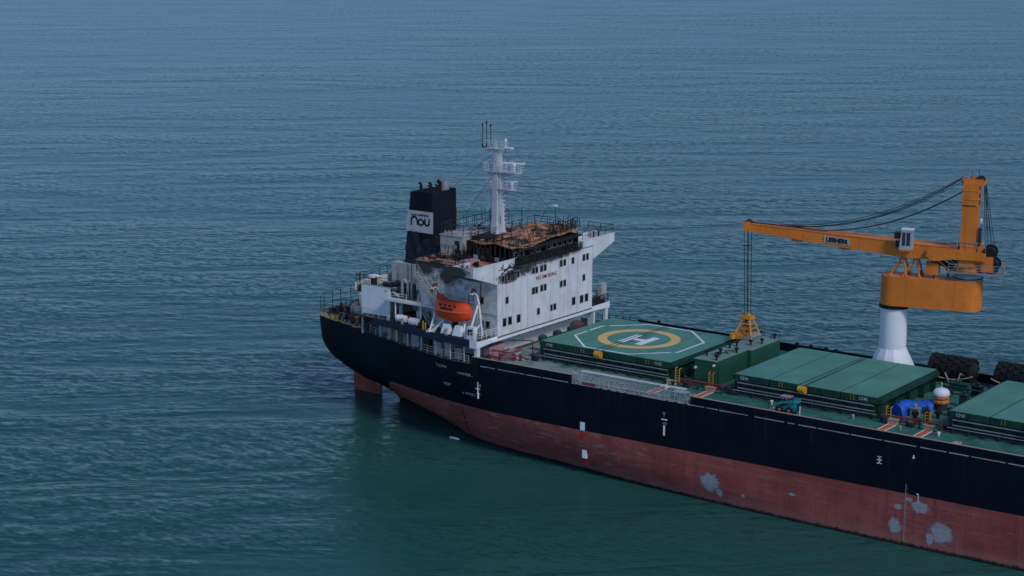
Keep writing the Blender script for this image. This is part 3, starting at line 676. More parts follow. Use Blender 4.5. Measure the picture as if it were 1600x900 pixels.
for a, b in (((-8.4, 0, 38.7), (-3.6, 8.1, 28.3)), ((-8.4, 0, 38.7), (-18, 2, 32.2)), ((-8.4, -.8, 35.5), (-12.5, -5.5, 27.1)), ((-8.4, .7, 35.5), (-13, 5.5, 27.1))): MB().tube(a, b, .018, 4).build('stay_wire', 'wire', mast)
# open frames on far side near the mast foot
m = MB()
for (x, y) in ((-13.5, 5), (-12, 5.5), (-10.5, 5.5)): m.tube((x, y, 27), (x, y, 29.2), .05, 5)
m.path([(-13.5, 5, 29.2), (-12, 5.5, 29.2), (-10.5, 5.5, 29.2)], .05, 5); m.path([(-13.5, 5, 28.2), (-12, 5.5, 28.2), (-10.5, 5.5, 28.2)], .04, 5)
m.tube((-13.5, 2, 27.0), (-12, 5.5, 28.8), .05, 5); m.build('awning_frame', 'dark', ship)

# ================================================================== funnel
fn = MB()
def rrect(x0, x1, y0, y1, r, n=3):
    out = []
    for cx, cy, a0 in ((x1-r, y1-r, 0), (x0+r, y1-r, 90), (x0+r, y0+r, 180), (x1-r, y0+r, 270)):
        for i in range(n+1): a = R(a0+90*i/n); out.append((cx+r*math.cos(a), cy+r*math.sin(a)))
    return out
rings = [[fn.v((px, py, z+(.06*(px+20) if z > 30 else 0))) for (px, py) in rrect(xa, -17.75, -2.8, 2.8, .4)] for z, xa in ((18.2, -23.5), (25, -22.85), (31.9, -22.1))]
fn.f(*rings[0][::-1])
for A, B in zip(rings, rings[1:]):
    for i in range(len(A)): fn.f(A[i], A[(i+1) % len(A)], B[(i+1) % len(A)], B[i])
top = [fn.v((px, py, 31.5+.06*(px+20))) for (px, py) in rrect(-21.8, -18.05, -2.5, 2.5, .3)]
for i in range(len(top)): fn.f(rings[-1][i], rings[-1][(i+1) % len(top)], top[(i+1) % len(top)], top[i])
fn.f(*top)
fn = fn.build('funnel', 'funnel', ship, True); tag(fn, 'tall black funnel with a white emblem panel')
def fx(z): return -23.5+.095*(z-18.2) if z < 25 else -22.85+.1087*(z-25)
for sgn in (-1, 1):
    y = 2.83*sgn
    MB().prism([(fx(26.05)+.02, 26.05), (-17.8, 26.05), (-17.8, 29.15), (fx(29.15)+.02, 29.15)], lambda p, t: (p[0], t, p[1]), y-.02, y+.02).build('emblem_panel', 'mast', fn)
LOGO = -2.862
text('lettering', 'NAVI SHIPPING', .46, 'black', fn, (-20.15, LOGO, 28.55), (1, 0, .02), (0, 0, 1), bold=.008)
def stroke(pts, w_):
    m = MB()
    for a, b in zip(pts, pts[1:]):
        a = Vector((a[0], 0, a[1])); b = Vector((b[0], 0, b[1])); d = (b-a).normalized(); nn = Vector((-d.z, 0, d.x))*w_/2; a2 = a-d*w_*.3; b2 = b+d*w_*.3
        m.hexa([(*((a2-nn).x, LOGO-.02, (a2-nn).z),), ((b2-nn).x, LOGO-.02, (b2-nn).z), ((b2-nn).x, LOGO+.03, (b2-nn).z), ((a2-nn).x, LOGO+.03, (a2-nn).z),
                ((a2+nn).x, LOGO-.02, (a2+nn).z), ((b2+nn).x, LOGO-.02, (b2+nn).z), ((b2+nn).x, LOGO+.03, (b2+nn).z), ((a2+nn).x, LOGO+.03, (a2+nn).z)])
    return m
def arc(cx, cz, rx, rz, a0, a1, n=7): return [(cx+rx*math.cos(R(a0+(a1-a0)*i/n)), cz+rz*math.sin(R(a0+(a1-a0)*i/n))) for i in range(n+1)]
stroke([(-21.7, 27.1)]+arc(-21.15, 27.85, .5, .42, 175, 10)+[(-20.55, 27.2)], .27).build('emblem', 'green_side', fn)
stroke(arc(-19.95, 27.55, .45, .42, 200, -150, 12), .25).build('emblem', 'green_side', fn)
stroke([(-19.2, 28.1)]+arc(-18.85, 27.6, .4, .42, 180, 350)+[(-18.4, 28.1)], .25).build('emblem', 'green_side', fn)
for x, y, h_, r_ in ((-21.2, -1.2, 1.0, .22), (-20.6, .3, .9, .2), (-19.7, -1.0, .75, .18), (-19.2, .6, 1.3, .26), (-18.7, -.6, .9, .18), (-20.0, 1.6, .9, .22)):
    m = MB(); m.tube((x, y, 31.2), (x, y, 31.7+h_), r_, 8); m.tube((x, y, 31.7+h_), (x-.35, y, 31.9+h_), r_*.95, 8); m.build('exhaust_pipe', 'black', fn)
MB().lathe((-18.75, 1.2, 31.4), [(.62, 0), (.62, 1.1), (.5, 1.5), (.2, 1.75)], 12).build('exhaust_cowl', 'grey', fn, True)
# scorched sheet hanging off the funnel foot
m = MB(); nx, nz = 14, 8; G = []
for i in range(nx+1):
    r = []
    for j in range(nz+1):
        x = -22.2+7.6*i/nx; t = j/nz; r.append(m.v((x, -3.15-.7*(1-t)+.22*math.sin(i*1.7+j*1.1)+.12*math.sin(i*3.1), 21.6+(4.2+.5*math.sin(i*.8))*t-(.02*i if t > .5 else 0)+.1*math.sin(i*2.3))))
    G.append(r)
G2 = [[m.v((m.V[a].x, m.V[a].y+.05, m.V[a].z)) for a in r] for r in G]
for i in range(nx):
    for j in range(nz): m.f(G[i][j], G[i+1][j], G[i+1][j+1], G[i][j+1]); m.f(G2[i][j], G2[i][j+1], G2[i+1][j+1], G2[i+1][j])
sheet = m.build('tarpaulin', 'burnt_tarp', None, True); tag(sheet, 'scorched dark blue sheet hanging against the funnel foot', 'tarpaulin')

# ================================================================== engine casing and aft decks
MB().box(-24.2, -14.0, -5.2, 5.2, 15.2, 18.3).box(-24.0, -14.0, -4.6, 4.6, 18.303, 21.6).build('engine_casing', 'dirty_white', ship)
AFT = MB().box(-25.2, -14.0, -11.42, 11.42, 18.3, 18.45); AFT = AFT.build('aft_upper_deck', 'poop', ship)
for sgn in (-1, 1):
    m = MB(); y = 11.6*sgn; m.box(-23.7, -18.6, min(y, y-.12*sgn), max(y, y-.12*sgn), 15.44, 19.55)
    sp = m.build('side_screen', 'clean_white', ship); tag(sp, 'large clean white side screen plate above the blue fascia')
    MB().box(-23.82, -23.7, min(y, y-.3*sgn), max(y, y-.3*sgn), ZD+.2, 19.6).build('edge_post', 'white', sp)
    MB().box(-23.82, -18.5, min(y+.02*sgn, y-.16*sgn), max(y+.02*sgn, y-.16*sgn), 19.553, 19.65).build('top_flange', 'steel', sp)
    # end wall facing forward and arch
    MB().box(-19.2, -19.1, min(6*sgn, y-.13*sgn), max(6*sgn, y-.13*sgn), 15.25, 18.3).build('screen_wall', 'dirty_white', ship)
    arc_ = MB(); pts = [(-17.0, y-.5*sgn, 15.2), (-17.0, y-.5*sgn, 17.4), (-17.15, y-.5*sgn, 18.1), (-17.6, y-.5*sgn, 18.7), (-18.4, y-.5*sgn, 19.0), (-20.0, y-.5*sgn, 19.1)]
    for a, b in zip(pts, pts[1:]):
        arc_.hexa([(a[0]-.16, a[1]-.2, a[2]-.12), (a[0]+.16, a[1]-.2, a[2]-.12), (a[0]+.16, a[1]+.2, a[2]-.12), (a[0]-.16, a[1]+.2, a[2]-.12), (b[0]-.16, b[1]-.2, b[2]+.16), (b[0]+.16, b[1]-.2, b[2]+.16), (b[0]+.16, b[1]+.2, b[2]+.16), (b[0]-.16, b[1]+.2, b[2]+.16)])
    arc_.build('arch_frame', 'white', ship)
MB().hexa([(-19.6, -11.7, 19.0), (-17.2, -11.2, 19.35), (-17.2, -8, 19.35), (-19.6, -8.5, 19.0), (-19.6, -11.7, 19.1), (-17.2, -11.2, 19.45), (-17.2, -8, 19.45), (-19.6, -8.5, 19.1)]).build('canopy', 'dark', ship)
railing('aft_deck_rail', 'dark', ship, [(-14.2, -11.4, 18.46), (-17, -11.4, 18.46)], 1.1, 3, 1.5, .03)
railing('aft_deck_rail', 'dark', ship, [(-19.0, -11.3, 19.66), (-24.4, -11.3, 19.66), (-25.1, -11.2, 19.66), (-25.1, 11.2, 19.66), (-19, 11.3, 19.66)], 1.15, 3, 1.7, .035)
MB().box(-25.2, -25.1, -11.4, 11.4, 18.46, 19.66).build('aft_bulwark', 'white', ship)
# gear on the aft upper deck
def drum(loc, label, r=.75, h=1.5):
    t = thing('deck_capstan', loc, label, 'capstan')
    x, y, z = loc
    MB().lathe(loc, [(r*.9, 0), (r*.9, .2), (r*.55, .35), (r*.55, h*.7), (r*.85, h*.8)], 12).build('base', 'dark', t, True)
    MB().lathe((x, y, z+h*.8), [(r, 0), (r*1.05, .08), (r*.9, .25), (r*.3, .36)], 14).build('cap', 'clean_white', t, True)
    return t
drum((-23.0, -9.8, 18.45), 'black capstan with a white domed cap on the upper aft deck', .85, 2.4)
m = MB(); m.tube((-21.8, -9, 19.3), (-19.6, -8.6, 19.5), .38, 10); m.tube((-21.5, -7, 19.2), (-19, -7, 19.2), .3, 10); m.box(-22, -19.4, -9.6, -6.6, 18.46, 19.0)
tag(m.build('hose_reel', 'dark'), 'dark cable reel lying on the upper aft deck beside the white screen', 'reel')
for (x, y, h_) in ((-24.6, -10.9, 2.6), (-21.6, -11, 2.4), (-19.0, -10.8, 3.4), (-18.6, -9.8, 3.0), (-16.2, -10.5, 5.4), (-15.7, -10.3, 5.4)):
    MB().tube((x, y, 18.45), (x, y, 18.45+h_), .06, 5).build('aerial_pole', 'dark', ship)
for (x, y) in ((-16.9, -10.9), (-16.0, -10.8), (-15.2, -10.9)):
    m = MB(); m.path([(x, y, 18.45), (x, y, 20.3), (x+.15, y, 20.8), (x+.6, y, 20.9), (x+.75, y, 20.5)], .2, 8); m.build('gooseneck_vent', 'dirty_white', ship)
# stairs on the near side of the house
def stair(p0, p1, w_, n, mat='white'):
    st_ = MB(); a = Vector(p0); b = Vector(p1)
    for s_ in (0, w_):
        o_ = Vector((0, s_, 0)); st_.hexa([a+o_+Vector((0, -.04, -.15)), b+o_+Vector((0, -.04, -.15)), b+o_+Vector((0, .04, -.15)), a+o_+Vector((0, .04, -.15)), a+o_+Vector((0, -.04, .15)), b+o_+Vector((0, -.04, .15)), b+o_+Vector((0, .04, .15)), a+o_+Vector((0, .04, .15))])
        for z in (.55, 1.05): st_.tube(a+o_+Vector((0, 0, z)), b+o_+Vector((0, 0, z)), .03, 5)
        for i in range(4): p = a.lerp(b, (i+.3)/4)+o_; st_.tube(p, p+Vector((0, 0, 1.05)), .03, 5)
    st_ = st_.build('stairway', mat, ship)
    tr = mesh_proto('tread', MB().box(-.13, .13, .05, w_-.05, -.02, .03), 'steel')
    for i in range(n): put('tread', tr, a.lerp(b, (i+.5)/n), st_)
stair((-13.6, -12.5, 22.6), (-10.2, -12.5, 18.4), .85, 13, 'dirty_white')
stair((-13.0, -12.5, 18.3), (-10.6, -12.5, 15.25), .85, 11, 'dirty_white')
MB().box(-18.9, -9.4, -12.9, -11.46, 18.08, 18.28).build('landing', 'white', ship)
railing('landing_rail', 'white', ship, [(-18.8, -12.85, 18.28), (-14.6, -12.85, 18.28)], 1.05, 3, 1.4, .03)
for x in (-16.7, -12.2): MB().tube((x, -12.7, 15.2), (x, -12.7, 18.08), .11, 8).build('pillar', 'white', ship)
MB().box(-14.5, -14.02, -11.4, -9.0, 18.5, 20.6).build('doorway', 'soot', ship)
MB().box(-13.2, -12.3, -11.5, -11.452, 15.3, 17.3).build('doorway', 'soot', house)
MB().box(-7.6, -6.7, -11.5, -11.452, 15.3, 17.3).build('doorway', 'soot', house)
# boat deck rail on the near side
railing('boat_deck_rail', 'white', ship, [(-1.5, -15.7, 15.43), (-.15, -15.85, 15.43), (-.15, -11.6, 15.43)], 1.0, 3, 1.0, .035)
railing('boat_deck_rail', 'dirty_white', ship, [(-24.3, -12.0, 15.43), (-19.4, -13.1, 15.43)], .9, 2, 1.4, .03)
railing('boat_deck_rail', 'dark', ship, [(-4, 15.8, 15.43), (-.15, 15.9, 15.43), (-.15, 11.6, 15.43)], 1.1, 3, 1.0, .045)
# lit ground-level side of the poop under the boat deck: pillars, hull-side rail, stores
for i, x in enumerate((-20.6, -18.4, -16.6)):
    y = -min(ahalf(x), deckhalf(x))+.5; MB().tube((x, y, zdk(x)), (x, y, 14.98), .13, 8).build('pillar', 'white', ship)
for x in (-14, -11, -8, -5, -2.5):
    y = -deckhalf(x)+.45; MB().tube((x, y, zdk(x)), (x, y, 14.98), .09, 8).build('pillar', 'white', ship)
pts = [(x, -deckhalf(x)+.15, zdk(x)) for x in (-23, -20, -17, -14, -11, -8, -5, -1.5)]
railing('poop_side_rail', 'dirty_white', ship, pts, 1.05, 3, 1.5, .03)
for i, (x, w_, h_, mt) in enumerate(((-18.9, .55, 1.9, 'tan'), (-17.9, .35, 1.7, 'yellow'), (-15.2, 1.0, 1.3, 'grey'), (-13.2, 1.3, 1.6, 'dirty_white'), (-10.6, .9, 1.8, 'dark'), (-8.4, 1.3, 1.5, 'dirty_white'), (-6.4, .7, 1.8, 'steel'), (-4.2, 1.2, 1.4, 'dirty_white'))):
    y = -deckhalf(x)+1.6; m = MB(); m.box(x-w_/2, x+w_/2, y-.4, y+.4, zdk(x), zdk(x)+h_); m.box(x-w_/2-.05, x+w_/2+.05, y-.45, y+.45, zdk(x)+h_+.002, zdk(x)+h_+.08)
    if mt in ('tan', 'yellow'): m.tube((x+.5, y-.2, zdk(x)), (x+.5, y-.2, zdk(x)+2.2), .1)
    nm = {'tan': 'tan', 'yellow': 'yellow', 'grey': 'grey', 'dirty_white': 'stained white', 'dark': 'dark', 'steel': 'bare steel'}[mt]
    pl_ = ['aftmost, under the white screen', 'narrow and beside the tan one', 'standing below the landing', 'wide, under the white canisters', 'below the orange lifeboat bow', 'wide, third from the forward corner', 'narrow, second from the forward corner', 'nearest the forward corner pillar'][i]
    tag(m.build('deck_locker', mt), f'{nm} locker on the covered side deck, {pl_}', 'locker', 'lockers on the covered side deck')

# ---- stern: mooring gear, tall awning rail, fairleads
def winch(loc, rz, label, s=1.0):
    t = thing('mooring_winch', loc, label, 'winch', 'mooring gear on the stern'); t.rotation_euler = (0, 0, rz)
    Mx = Matrix.Translation(Vector(loc)) if False else None
    def bb(m, nm, mt, sm=False):
        o0 = Vector(loc); 
        for i, v in enumerate(m.V): m.V[i] = v*s+o0
        m.build(nm, mt, t, sm)
    bb(MB().box(-1.5, 1.5, -.7, .7, 0, .25).box(-1.4, -1.2, -.5, .5, .25, 1.1).box(1.2, 1.4, -.5, .5, .25, 1.1), 'frame', 'dark')
    bb(MB().lathe((0, 0, 1.0), [(.85, -1.15), (.85, -1.05), (.5, -1.04), (.5, .1), (.85, .11), (.85, .2)], 14, 'x'), 'drum', 'steel', True)
    bb(MB().lathe((0, 0, 1.0), [(.6, -.95), (.6, 0)], 14, 'x'), 'wound_rope', 'rope', True)
    bb(MB().box(.35, 1.15, -.45, .45, .3, 1.5).tube((1.4, 0, 1), (1.9, 0, 1), .3, 10), 'gearbox', 'dark')
winch((-29.6, -4.8, zdk(-30)), R(15), 'large mooring winch with a pale rope drum behind the white screen', 1.15)
winch((-33.2, -2.2, zdk(-33)), R(70), 'small mooring winch near the stern rail', .9)
winch((-33.0, 3.6, zdk(-33)), R(-60), 'dark mooring winch on the far side of the stern', 1.0)
bol = MB()
for s_ in (-.45, .45): bol.lathe((s_, 0, 0), [(.22, 0), (.22, .7), (.3, .72), (.3, .82), (.1, .86)], 10)
bol.box(-.9, .9, -.35, .35, 0, .1); bol = mesh_proto('bollard', bol, 'dark')
for i, (x, y, a) in enumerate(((-35.3, -4.6, 70), (-31.5, -6.6, 12), (-26.6, -8.0, 20), (-24.2, -9.2, 25), (-35.6, 3.5, 100))):
    o = bpy.data.objects.new('bollard', bol); COL.objects.link(o); o.location = (x, y, zdk(x)); o.rotation_euler = (0, 0, R(a))
    tag(o, 'twin black bollard ' + ('at the near corner of the stern', 'beside the yellow fairleads', 'just aft of the white edge post', 'under the edge post of the white screen', 'on the far stern corner')[i], 'bollard', 'bollards on the stern')
fl = MB(); fl.box(-.55, .55, -.18, .18, 0, .18); fl.lathe((-.4, 0, .18), [(.16, 0), (.16, .45), (.2, .5)], 8); fl.lathe((.4, 0, .18), [(.16, 0), (.16, .45), (.2, .5)], 8); fl = mesh_proto('fairlead', fl, 'yellow')
fl2 = mesh_proto('fairlead', MB().box(-.6, .6, -.2, .2, 0, .2).lathe((-.35, 0, .2), [(.15, 0), (.15, .35)], 8).lathe((.35, 0, .2), [(.15, 0), (.15, .35)], 8), 'tan')
for i, x in enumerate((-35.2, -33.6, -32.2, -31.0, -29.2, -26.5)): put('fairlead', fl if 1 < i < 4 else fl2, (x, -deckhalf(x)+.3, zdk(x)), ship, R(17))
for x in (-36.6, -36, -34.5, -33, -31.5, -30, -28.5, -27): MB().box(x-.5, x+.9, -deckhalf(x)+.02, -deckhalf(x)+.16, zdk(x), zdk(x)+.16).build('stern_kerb', 'tan', ship)
pts = [(-26.0, -9.0, 0), (-30, -8.0, 0), (-36.2, -6.3, 0), (-37.4, -4.2, 0), (-37.8, 0, 0), (-37.4, 4.2, 0), (-36.2, 6.3, 0), (-30, 8.0, 0), (-25, 9.5, 0)]
railing('stern_side_rail', 'dark', ship, [(a, b, zdk(a)) for a, b, _ in pts[:3]], 1.0, 2, 2.4, .025)
railing('stern_awning_rail', 'dark', ship, [(a, b, zdk(a)) for a, b, _ in pts[2:]], 2.7, 3, 2.6, .035)
for i in range(26):
    m = MB(); x = random.uniform(-36.4, -25.5); y = random.uniform(-5, 6); h_ = random.uniform(.3, 1.3)
    if i % 3: m.lathe((x, y, zdk(x)), [(.2, 0), (.2, h_), (.3, h_+.05), (.1, h_+.25)], 7)
    else: m.box(x, x+random.uniform(.3, 1.0), y, y+random.uniform(.3, .9), zdk(x), zdk(x)+h_)
    m.build('deck_fitting', 'dark', ship)
MB().tube((-31.2, -3.2, zdk(-31)), (-31.2, -3.2, 16.3), .12, 8).tube((-31.7, -3.2, 15.6), (-30.7, -3.2, 15.6), .06, 6).tube((-31.2, -3.2, 16.2), (-29.9, -3.8, 13.4), .05, 5).build('small_derrick', 'white', ship)
MB().lathe((-34.6, -3.6, zdk(-34)+.55), [(.25, -.1), (.5, -.12), (.55, 0), (.5, .12), (.25, .1)], 14, 'y').build('tyre', 'rubber', ship)
MB().box(-29.9, -28.9, -7.2, -6.5, zdk(-29), zdk(-29)+.9).build('red_box', 'redpipe', ship)

# ================================================================== lifeboats and davits
def lifeboat(cy, label, sgn):
    cx, cz = -5.55, 18.55
    t = thing('lifeboat', (cx, cy, 17.1), label, 'lifeboat', 'lifeboats')
    LS = .93
    secs = [(a*LS, b*LS, c) for a, b, c in [(-3.15, .22, .95), (-2.8, .75, .55), (-2.1, 1.1, .2), (-.8, 1.25, .03), (.8, 1.25, 0), (2.0, 1.1, .15), (2.75, .75, .45), (3.15, .3, .8)]]
    m = MB(); Rg = []
    for dx, b_, kz in secs:
        zk = 17.1+kz; zs = 18.55+.1*abs(dx)/3
        prof = [(0, zk), (b_*.55, zk+.15*(1-kz)), (b_*.92, zk+(zs-zk)*.55), (b_, zs)]
        Rg.append([m.v((cx+dx, cy-y, z)) for y, z in prof[::-1]] + [m.v((cx+dx, cy+y, z)) for y, z in prof[1:]])
    for A, B in zip(Rg, Rg[1:]):
        for i in range(6): m.f(A[i], A[i+1], B[i+1], B[i])
    m.f(*Rg[0]); m.f(*Rg[-1][::-1]); m.build('hull', 'lifeboat', t, True)
    m = MB(); Rg = []
    for dx, b_, kz in secs:
        zs = 18.56+.1*abs(dx)/3; tp = 19.9-(.75 if abs(dx) > 2.9 else .3 if abs(dx) > 2.5 else 0)+(.35 if -2.9 < dx < -1.9 else 0)
        prof = [(b_, zs), (b_*.95, zs+.35), (b_*.72, (zs+tp)/2+.35), (b_*.4, tp), (0, tp+.08)]
        Rg.append([m.v((cx+dx, cy-y, z)) for y, z in prof] + [m.v((cx+dx, cy+y, z)) for y, z in prof[::-1][1:]])
    for A, B in zip(Rg, Rg[1:]):
        for i in range(8): m.f(A[i], A[i+1], B[i+1], B[i])
    m.f(*Rg[0]); m.f(*Rg[-1][::-1]); m.build('canopy', 'lifeboat', t, True)
    m = MB()
    for s_ in (-1, 1):
        pts = [(cx+dx, cy+s_*(b_+.03), 18.57+.1*abs(dx)/3) for dx, b_, kz in secs]; m.path(pts, .06, 5)
    m.build('fender_rail', 'raft_orange', t)
    MB().lathe((cx-2.2, cy, 20.0), [(.55, 0), (.6, .35), (.45, .55), (.2, .6)], 10).build('conning_tower', 'lifeboat', t, True)
    for dx in (-1.4, -.6, .2, 1.0): MB().box(cx+dx-.16, cx+dx+.16, cy+sgn*1.02-.03, cy+sgn*1.02+.03, 19.3, 19.55).build('window', 'glass', t)
    m = MB(); m.tube((cx-2.6, cy, 20.2), (cx-2.6, cy, 21.0), .06); m.tube((cx+2.6, cy, 19.9), (cx+2.6, cy, 21.0), .06); m.build('lifting_hook', 'dark', t)
    if sgn < 0: text('lettering', 'RESCUE', .42, 'soot', t, (cx-.3, cy-1.17, 18.98), (1, 0, 0), (0, .06, 1), bold=.02, sx=1.4)
lifeboat(-14.0, 'orange enclosed lifeboat hanging above the near side deck', -1)
lifeboat(14.2, 'orange lifeboat end showing past the far edge of the white block', 1)
for sgn in (-1, 1):
    for j, x in enumerate((-8.75, -2.15)):
        m = MB()
        pts = [(x, 12.2*sgn, 15.2), (x, 12.6*sgn, 17.5), (x, 12.9*sgn, 19.5), (x, 13.4*sgn, 21.0), (x, 14.1*sgn, 21.5), (x, 14.5*sgn, 21.2)]
        for a, b in zip(pts, pts[1:]):
            for dx in (-.22, .12): m.hexa([(a[0]+dx, a[1]-.18, a[2]), (a[0]+dx+.1, a[1]-.18, a[2]), (a[0]+dx+.1, a[1]+.18, a[2]), (a[0]+dx, a[1]+.18, a[2]), (b[0]+dx, b[1]-.16, b[2]+.05), (b[0]+dx+.1, b[1]-.16, b[2]+.05), (b[0]+dx+.1, b[1]+.16, b[2]+.05), (b[0]+dx, b[1]+.16, b[2]+.05)])
        dv = m.build('davit', 'clean_white', ship)
        m = MB(); m.tube((x, 15.2*sgn, 15.3), (x, 13.0*sgn, 19.6), .14, 6); m.tube((x, 14.9*sgn, 15.3), (x, 12.3*sgn, 16.9), .1, 6); m.tube((x-.5, 15.2*sgn, 15.3), (x+.4, 14.6*sgn, 16.4), .1, 6); m.build('brace', 'clean_white', dv)
        MB().lathe((x, 13.9*sgn, 21.55), [(.1, -.18), (.42, -.16), (.42, .16), (.1, .18)], 12, 'x').build('sheave', 'redpipe', dv)
        MB().tube((x, 14.0*sgn, 21.4), (x, 14.0*sgn, 20.2), .03, 5).build('fall_wire', 'wire', dv)
    m = MB(); m.tube((-8.75, 12.9*sgn, 19.8), (-2.15, 12.9*sgn, 19.8), .07, 6); m.build('spanner_bar', 'clean_white', ship)
    if sgn < 0:
        m = MB(); m.box(-2.3, -1.1, -15.3, -14.5, 15.22, 17.0); b_ = m.build('davit_winch', 'clean_white', ship)
        MB().box(-2.1, -1.3, -15.34, -15.3, 15.9, 16.7).build('opening', 'soot', b_)
for y in (12.4, 13.9): MB().box(-1.2, -.6, y, y+.5, 15.22, 16.3).build('vent_box', 'dark', ship)
m = MB().box(-.9, -.3, 14.4, 15.7, 15.9, 18.0).box(-.95, -.25, 14.3, 15.8, 18.003, 18.1); 
tag(m.build('cabinet', 'dirty_white'), 'pale grey cabinet at the far end of the boat deck', 'cabinet')
MB().box(-.8, -.4, 14.6, 15.5, 15.2, 15.9).build('cabinet_stand', 'dark', ship)
# liferaft canisters on the boat deck
def raft_canister(x, y, label):
    t = thing('liferaft_canister', (x, y, 15.2), label, 'liferaft', 'white liferaft canisters on the boat deck')
    MB().hexa([(x-.75, y-.45, 15.45), (x+.75, y-.45, 15.45), (x+.75, y+.45, 15.45), (x-.75, y+.45, 15.45), (x-.5, y-.1, 16.75), (x+.45, y-.1, 16.75), (x+.45, y+.4, 16.75), (x-.5, y+.4, 16.75)]).build('container', 'clean_white', t)
    MB().box(x-.7, x+.7, y-.42, y+.42, 15.21, 15.44).build('cradle', 'dark', t)
raft_canister(-6.2, -14.6, 'white wedge liferaft canister under the lifeboat, aft of its twin')
raft_canister(-4.1, -14.8, 'white wedge liferaft canister nearest the forward davit')
def raft_drum(x, y, label):
    t = thing('liferaft_canister', (x, y, 15.2), label, 'liferaft', 'white liferaft canisters on the boat deck')
    MB().lathe((x, y, 15.95), [(.2, -.85), (.5, -.75), (.52, -.02), (.56, 0), (.52, .02), (.5, .75), (.2, .85)], 12, 'x').build('barrel', 'clean_white', t, True)
    MB().box(x-.6, x+.6, y-.4, y+.4, 15.21, 15.5).build('cradle', 'dark', t)
raft_drum(-15.3, -13.0, 'white barrel liferaft by the white arch column')
raft_drum(-12.7, -13.5, 'white barrel liferaft at the foot of the lower stairway')
MB().tube((-10.6, -14.2, 15.2), (-10.6, -14.2, 16.5), .12, 6).tube((-10.2, -14.2, 15.2), (-10.2, -14.2, 16.3), .12, 6).build('standpipe', 'yellow', ship)
MB().path([(-8.6, -14.6, 15.25), (-7.9, -14.4, 16.2), (-7.2, -13.6, 17.2)], .16, 6).build('boat_cradle', 'clean_white', ship)
MB().path([(-3.2, -14.6, 15.25), (-3.4, -14.4, 16.2), (-3.9, -13.6, 17.2)], .16, 6).build('boat_cradle', 'clean_white', ship)

